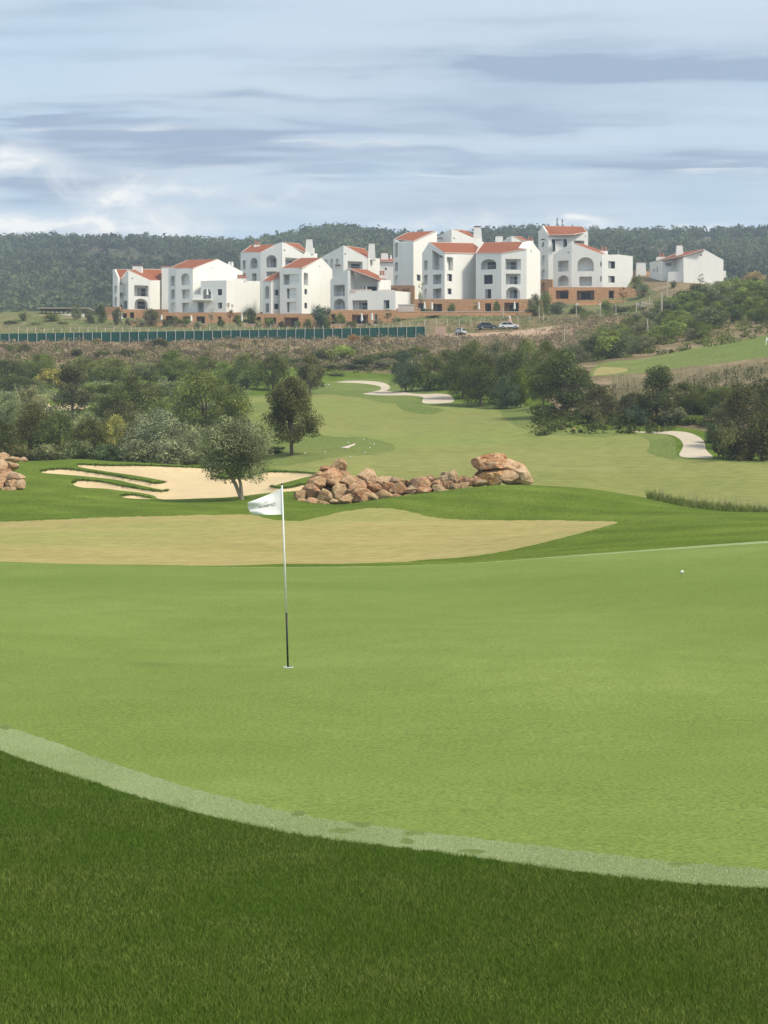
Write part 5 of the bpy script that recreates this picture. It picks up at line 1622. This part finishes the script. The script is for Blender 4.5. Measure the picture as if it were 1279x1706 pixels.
bmesh.ops.create_icosphere(bm, subdivisions=3, radius=1)
ball_me = bpy.data.meshes.new('golf_ball')
for v in bm.verts:
    v.co *= 1 - .012 * (math.sin(v.co.x * 22) * math.sin(v.co.y * 22) * math.sin(v.co.z * 22)) ** 2
bm.to_mesh(ball_me)
bm.free()
ball_me.materials.append(M['white'])
ball_me.polygons.foreach_set('use_smooth', [True] * len(ball_me.polygons))


def ball(u, Y, r, label, group=None, name='golf_ball', cat='golf ball'):
    p = ground(u, Y)
    o = link(name, ball_me, None, p + Vector((0, 0, r * .9)))
    o.scale = (r, r, r)
    return tag(o, label, cat, group)


ball(1136, hit(1136, 955, 24, 37), .034, 'white golf ball lying alone near the back right of the putting green')
for i, (u, v) in enumerate(sorted(((580, 740), (605, 735), (623, 742), (616, 749), (607, 756), (541, 754), (583, 763), (507, 756)))):
    ball(u, hit(u, v, 100, 150), .055, 'small white marker ball on the fairway slope, %s from the left behind the rock pile' % ORD[i], 'white markers behind the rocks', 'marker_ball', 'marker')
for i, u in enumerate(range(512, 552, 7)):
    ball(u, hit(u, 643, 195, 226), .11, 'tiny white marker, %s from the left in the line beside the small round tree' % ORD[i], 'white markers by the small tree', 'marker_ball', 'marker')
m = MB()
pp = [ground(u, hit(u, v, 100, 160)) + Vector((0, 0, .06)) for u, v in ((568, 747.5), (580, 745.5), (592, 741.5), (590, 744), (578, 748.5))]
m.add(pp, [(0, 1, 2, 3, 4)])
m.add([p - Vector((0, 0, .1)) for p in pp] + pp, [(i, (i + 1) % 5, 5 + (i + 1) % 5, 5 + i) for i in range(5)])
r = thing('ground_sheet', pp[1], 'pale strip of sheeting lying on the green slope between the white markers', 'sheet')
m.build('sheet', M['trim'], r)

# flag on the upper green at the right edge
p = ground(1276, 190)
r = thing('distant_flagstick', p, 'small white flag on a thin pole on the upper fairway at the right edge', 'flagstick')
m = MB()
tp = px3(1276.5, 562, 190)
m.tube([p, tp], [.05, .04], 6)
m.build('shaft', M['white'], r)
m = MB()
fv = [px3(1276.5 + a * 5, 562 + b * 6 + a * (3 if b == 0 else -1), 190 + .05 * math.sin(5 * a)) for a in (0, .33, .66, 1) for b in (0, 1)]
m.add(fv, [(0, 2, 3, 1), (2, 4, 5, 3), (4, 6, 7, 5)])
m.build('flag', M['cloth'], r)

# ------------------------------------------------------------------ green screen fence: every post and panel
fr = thing('screen_fence', ground(350, 262), 'long dark green mesh screen fence along the top of the brown slope', 'fence')
us = np.arange(-62, 709, 15.4)
tops = lambda u: np.interp(u, [-62, 0, 350, 560, 706], [556.5, 556, 551, 547.5, 544])
FYY = 262.5
for i, u in enumerate(us):
    a = ground(u, FYY)
    t_ = px3(u, tops(u), FYY)
    m = MB()
    m.box((a.x, FYY - .06, (a.z + t_.z) / 2), (.10, .10, t_.z - a.z + .25))
    m.build('post', M['steel'], fr)
    if i + 1 < len(us):
        b = ground(us[i + 1], FYY)
        t2 = px3(us[i + 1], tops(us[i + 1]), FYY)
        sag = .10 * random.random()
        q = MB()
        q.add([(a.x + .06, FYY, a.z + .12), (b.x - .06, FYY, b.z + .12), (b.x - .06, FYY + .02, t2.z), ((a.x + b.x) / 2, FYY + .05, (t_.z + t2.z) / 2 - sag), (a.x + .06, FYY + .02, t_.z),
               ], [(0, 1, 2, 3, 4)])
        q.add([(a.x + .06, FYY + .06, a.z + .12), (b.x - .06, FYY + .06, b.z + .12), (b.x - .06, FYY + .07, t2.z), (a.x + .06, FYY + .07, t_.z)], [(3, 2, 1, 0)])
        q.build('panel', M['screen'], fr)


def stake_fence(label, us, Yf, vt, hpx):
    a = ground(us[0], Yf(us[0]))
    r = thing('stake_fence', a, label, 'fence', 'rows of wooden stakes')
    last = None
    for u in us:
        Y = Yf(u)
        p = ground(u, Y)
        hh = hpx / FP * Y * random.uniform(.85, 1.15)
        m = MB()
        m.tube([p - Vector((0, 0, .2)), p + Vector((random.uniform(-.05, .05), 0, hh))], [.085, .07], 6)
        m.build('stake', M['wood'], r)
        e = p + Vector((0, 0, hh * .8))
        if last is not None:
            w = MB()
            w.tube([last, e], [.012, .012], 3)
            w.build('wire', M['steel'], r)
        last = e
    return r


stake_fence('line of pale wooden stakes just behind the green screen fence', list(np.arange(30, 706, 14.5)), lambda u: 271, 0, 14)
stake_fence('row of pale stakes on the bank below the paired houses', [707, 727, 745, 765, 784, 801, 806, 862, 882, 905], lambda u: 279 + (u - 700) * .02, 0, 12)
stake_fence('scattered tall stakes in the gardens below the big arched balcony', [838, 898, 960, 1000, 1026, 1060, 1082], lambda u: 291, 0, 20)

# poles
for u, vb, vt_, Y, rad, lab in ((1102, 550, 489, 268, .17, 'tall pale utility pole among the shrubs below the flat white shed'), (1079.5, 577, 533, 232, .12, 'thin white leaning pole in the shrubs left of the upper fairway'), (940, 574, 546, 244, .09, 'short pale post in the brush right of the dirt road'),
                                (1111, 506, 462, 306, .11, 'slim pale lamp post in front of the far right gable house')):
    b = ground(u, Y)
    t_ = px3(u - (1.5 if u == 1079.5 else 0), vt_, Y)
    r = thing('pole', b, lab, 'pole')
    m = MB()
    m.tube([b - Vector((0, 0, .3)), b.lerp(t_, .5), t_], [rad, rad * .9, rad * .75], 8)
    m.build('shaft', M['wood'], r)
    m = MB()
    m.tube([t_, t_ + Vector((0, 0, .12))], [rad * .9, rad * .3], 8)
    m.build('cap', M['steel'], r)
# pergola
r = thing('pergola', ground(105, 318), 'long dark flat-topped pergola with white low walls in the garden left of the houses', 'pergola')
for u in np.linspace(69, 150, 12):
    for dY in (0, 4):
        m = MB()
        a, b = px3(u, 517, 316 + dY), ground(u, 316 + dY)
        m.box((a.x, a.y, (a.z + b.z) / 2), (.2, .2, max(.3, a.z - b.z)))
        m.build('post', M['frame'], r)
m = MB()
a, b = px3(66, 516, 318), px3(153, 515, 318)
m.box(((a.x + b.x) / 2, 318, (a.z + b.z) / 2), (b.x - a.x, 5, .14))
m.build('roof', M['wood'], r)
for u0, u1 in ((70, 90), (98, 118), (126, 140)):
    m = MB()
    a, b = px3(u0, 523.5, 315.5), px3(u1, 529, 315.5)
    m.box(((a.x + b.x) / 2, 315.5, (a.z + b.z) / 2), (b.x - a.x, .3, a.z - b.z))
    m.build('low_wall', M['plaster'], r)
# folded parasols
for u, vt_, vb, Y, lab in ((197.5, 519, 536, 312, 'folded white parasol in front of the leftmost house, left of two'), (202.5, 519, 537, 312, 'folded white parasol in front of the leftmost house, right of two'), (269, 524, 540, 311, 'folded white parasol between the two leftmost houses'),
                           (318.5, 525, 540, 306, 'folded white parasol below the arched-loggia house'), (402.5, 522, 542, 306, 'folded white parasol below the cream annex, left of two'), (415.5, 527, 542, 306, 'folded white parasol below the cream annex, right of two'),
                           (602.5, 521, 541, 304, 'folded white parasol before the dark opening of the covered-terrace house'), (619.5, 521, 540, 304, 'cream folded parasol right of the dark opening of the covered-terrace house'), (610, 476, 486, 316.5, 'folded white parasol standing up on the covered roof terrace'),
                           (707, 503, 521, 310, 'folded parasol before the paired houses, first from the left'), (719.5, 503, 521, 310, 'folded parasol before the paired houses, second from the left'), (797.5, 502, 522, 310, 'folded yellowish parasol at the join of the paired houses'), (857, 502, 521, 310, 'folded white parasol before the garage of the right paired house'),
                           (345, 480, 497, 317, 'folded white parasol on the balcony beside the cream annex')):
    b, t_ = px3(u, vb, Y), px3(u, vt_, Y)
    r = thing('parasol', b, lab, 'parasol', 'folded parasols')
    m = MB()
    m.tube([b - Vector((0, 0, .3)), t_], [.04, .03], 6)
    m.build('pole', M['steel'], r)
    m = MB()
    L = t_ - b
    m.tube([b + L * .28, b + L * .36, b + L * .62, b + L * .88, t_], [.10, .26, .20, .14, .03], 8)
    m.build('canopy', M['cloth'], r)


# cars by the dirt road
def car(u, Y, length, mat, rz, label):
    p = ground(u, Y)
    r = thing('parked_car', p, label, 'car', 'cars parked by the dirt road')
    r.rotation_euler.z = rz
    s = length / 4.2
    prof = [(-2.1, .35), (2.05, .35), (2.1, .62), (2.0, .82), (1.05, .95), (.45, 1.42), (-1.25, 1.46), (-1.95, 1.0), (-2.1, .85)]
    m = MB()
    rings = []
    for yy_, inset in ((-.84, .10), (-.78, 0), (.78, 0), (.84, .10)):
        rings.append([(x * s * (1 - inset * .12), yy_ * s * (1 if z < .9 else .90), (z - (inset * .3 if z > .6 else -inset * .2)) * s) for x, z in prof])
    vv = [p_ for rg_ in rings for p_ in rg_]
    n = len(prof)
    m.add(vv, [(k * n + i, k * n + (i + 1) % n, (k + 1) * n + (i + 1) % n, (k + 1) * n + i) for k in range(3) for i in range(n)] + [tuple(range(n - 1, -1, -1)), tuple(3 * n + i for i in range(n))])
    m.build('body', mat, r, Vector((0, 0, 0)))
    for sy in (-1, 1):
        for x0, x1, x2, x3 in ((.32, .95, -.35, -.35), (-.45, -.45, -1.15, -1.65)):
            m = MB()
            yv = sy * .80 * s
            m.add([(x1 * s, yv + sy * .02, .96 * s), (x0 * s, yv - sy * .03, 1.36 * s), (x2 * s, yv - sy * .03, 1.38 * s), (x3 * s, yv + sy * .02, .98 * s)], [(0, 1, 2, 3)])
            m.build('side_window', M['glass'], r, Vector((0, 0, 0)))
        for x in (1.3, -1.3):
            m = MB()
            m.tube([(x * s, sy * .66 * s, .32 * s), (x * s, sy * .87 * s, .32 * s)], [.33 * s, .33 * s], 14)
            w = m.build('wheel', M['tyre'], r, Vector((0, 0, 0)))
            m = MB()
            m.tube([(x * s, sy * .86 * s, .32 * s), (x * s, sy * .885 * s, .32 * s)], [.19 * s, .17 * s], 10)
            m.build('rim', M['steel'], w, Vector((0, 0, 0)))
        m = MB()
        m.box((-2.08 * s, sy * .62 * s, .84 * s), (.08 * s, .28 * s, .2 * s))
        m.build('tail_light', M['lamp'], r, Vector((0, 0, 0)))
        m = MB()
        m.box((2.06 * s, sy * .60 * s, .68 * s), (.1 * s, .36 * s, .16 * s))
        m.build('headlight', M['steel'], r, Vector((0, 0, 0)))
    m = MB()
    m.add([(-2.0 * s, -.62 * s, 1.02 * s), (-2.0 * s, .62 * s, 1.02 * s), (-1.42 * s, .6 * s, 1.40 * s), (-1.42 * s, -.6 * s, 1.40 * s)], [(0, 1, 2, 3)])
    m.build('rear_window', M['glass'], r, Vector((0, 0, 0)))
    m = MB()
    m.add([(1.02 * s, -.66 * s, .99 * s), (1.02 * s, .66 * s, .99 * s), (.50 * s, .6 * s, 1.40 * s), (.50 * s, -.6 * s, 1.40 * s)], [(0, 1, 2, 3)])
    m.build('windscreen', M['glass'], r, Vector((0, 0, 0)))


car(768, 267, 3.2, M['carsilver'], math.radians(68), 'white hatchback seen from behind on the dirt road beside the pink board')
car(811, 274, 3.5, M['cardark'], math.radians(12), 'dark car parked between the two pale cars on the dirt road')
car(848, 274, 3.6, M['carwhite'], math.radians(-6), 'white estate car parked sideways at the right of the three cars')
p = ground(733.5, 264)
r = thing('site_board', p, 'upright pinkish board standing at the right end of the green fence', 'board')
m = MB()
a, b = px3(724, 544, 264), px3(743, 563, 264)
m.box(((a.x + b.x) / 2, 264, (a.z + p.z) / 2), (b.x - a.x, .25, a.z - p.z))
m.build('board', M['pink'], r)
for u in (726, 741):
    m = MB()
    q = px3(u, 545, 264)
    m.box((q.x, 264.25, (q.z + p.z) / 2), (.12, .2, q.z - p.z))
    m.build('post', M['wood'], r)
p = ground(849, 282)
r = thing('marker_cone', p, 'small pinkish pointed cairn with pale tip on the bank above the white estate car', 'cairn')
m = MB()
m.tube([p, p + Vector((0, 0, .55)), p + Vector((0, 0, 1.0))], [.62, .34, .2], 7)
m.build('base', M['pink'], r)
m = MB()
m.tube([p + Vector((0, 0, 1.0)), p + Vector((0, 0, 1.5))], [.2, .05], 7)
m.build('tip', M['white'], r)

# ------------------------------------------------------------------ air between here and the far hills
m = MB()
m.add([(x, y, z) for z in (-6, 190) for x, y in ((-1400, -30), (1400, -30), (1400, 1760), (-1400, 1760))], [(3, 2, 1, 0), (4, 5, 6, 7), (0, 1, 5, 4), (1, 2, 6, 5), (2, 3, 7, 6), (3, 0, 4, 7)])
hm, hg = new_mat('haze')
pv = hg.n('ShaderNodeVolumePrincipled', inp={'Color': (.70, .84, 1.0, 1), 'Density': .00034, 'Anisotropy': 0.0})
hg.n('ShaderNodeOutputMaterial', inp={'Volume': pv.outputs[0]})
hz = m.build('haze', hm)
tag(hz, kind='stuff')
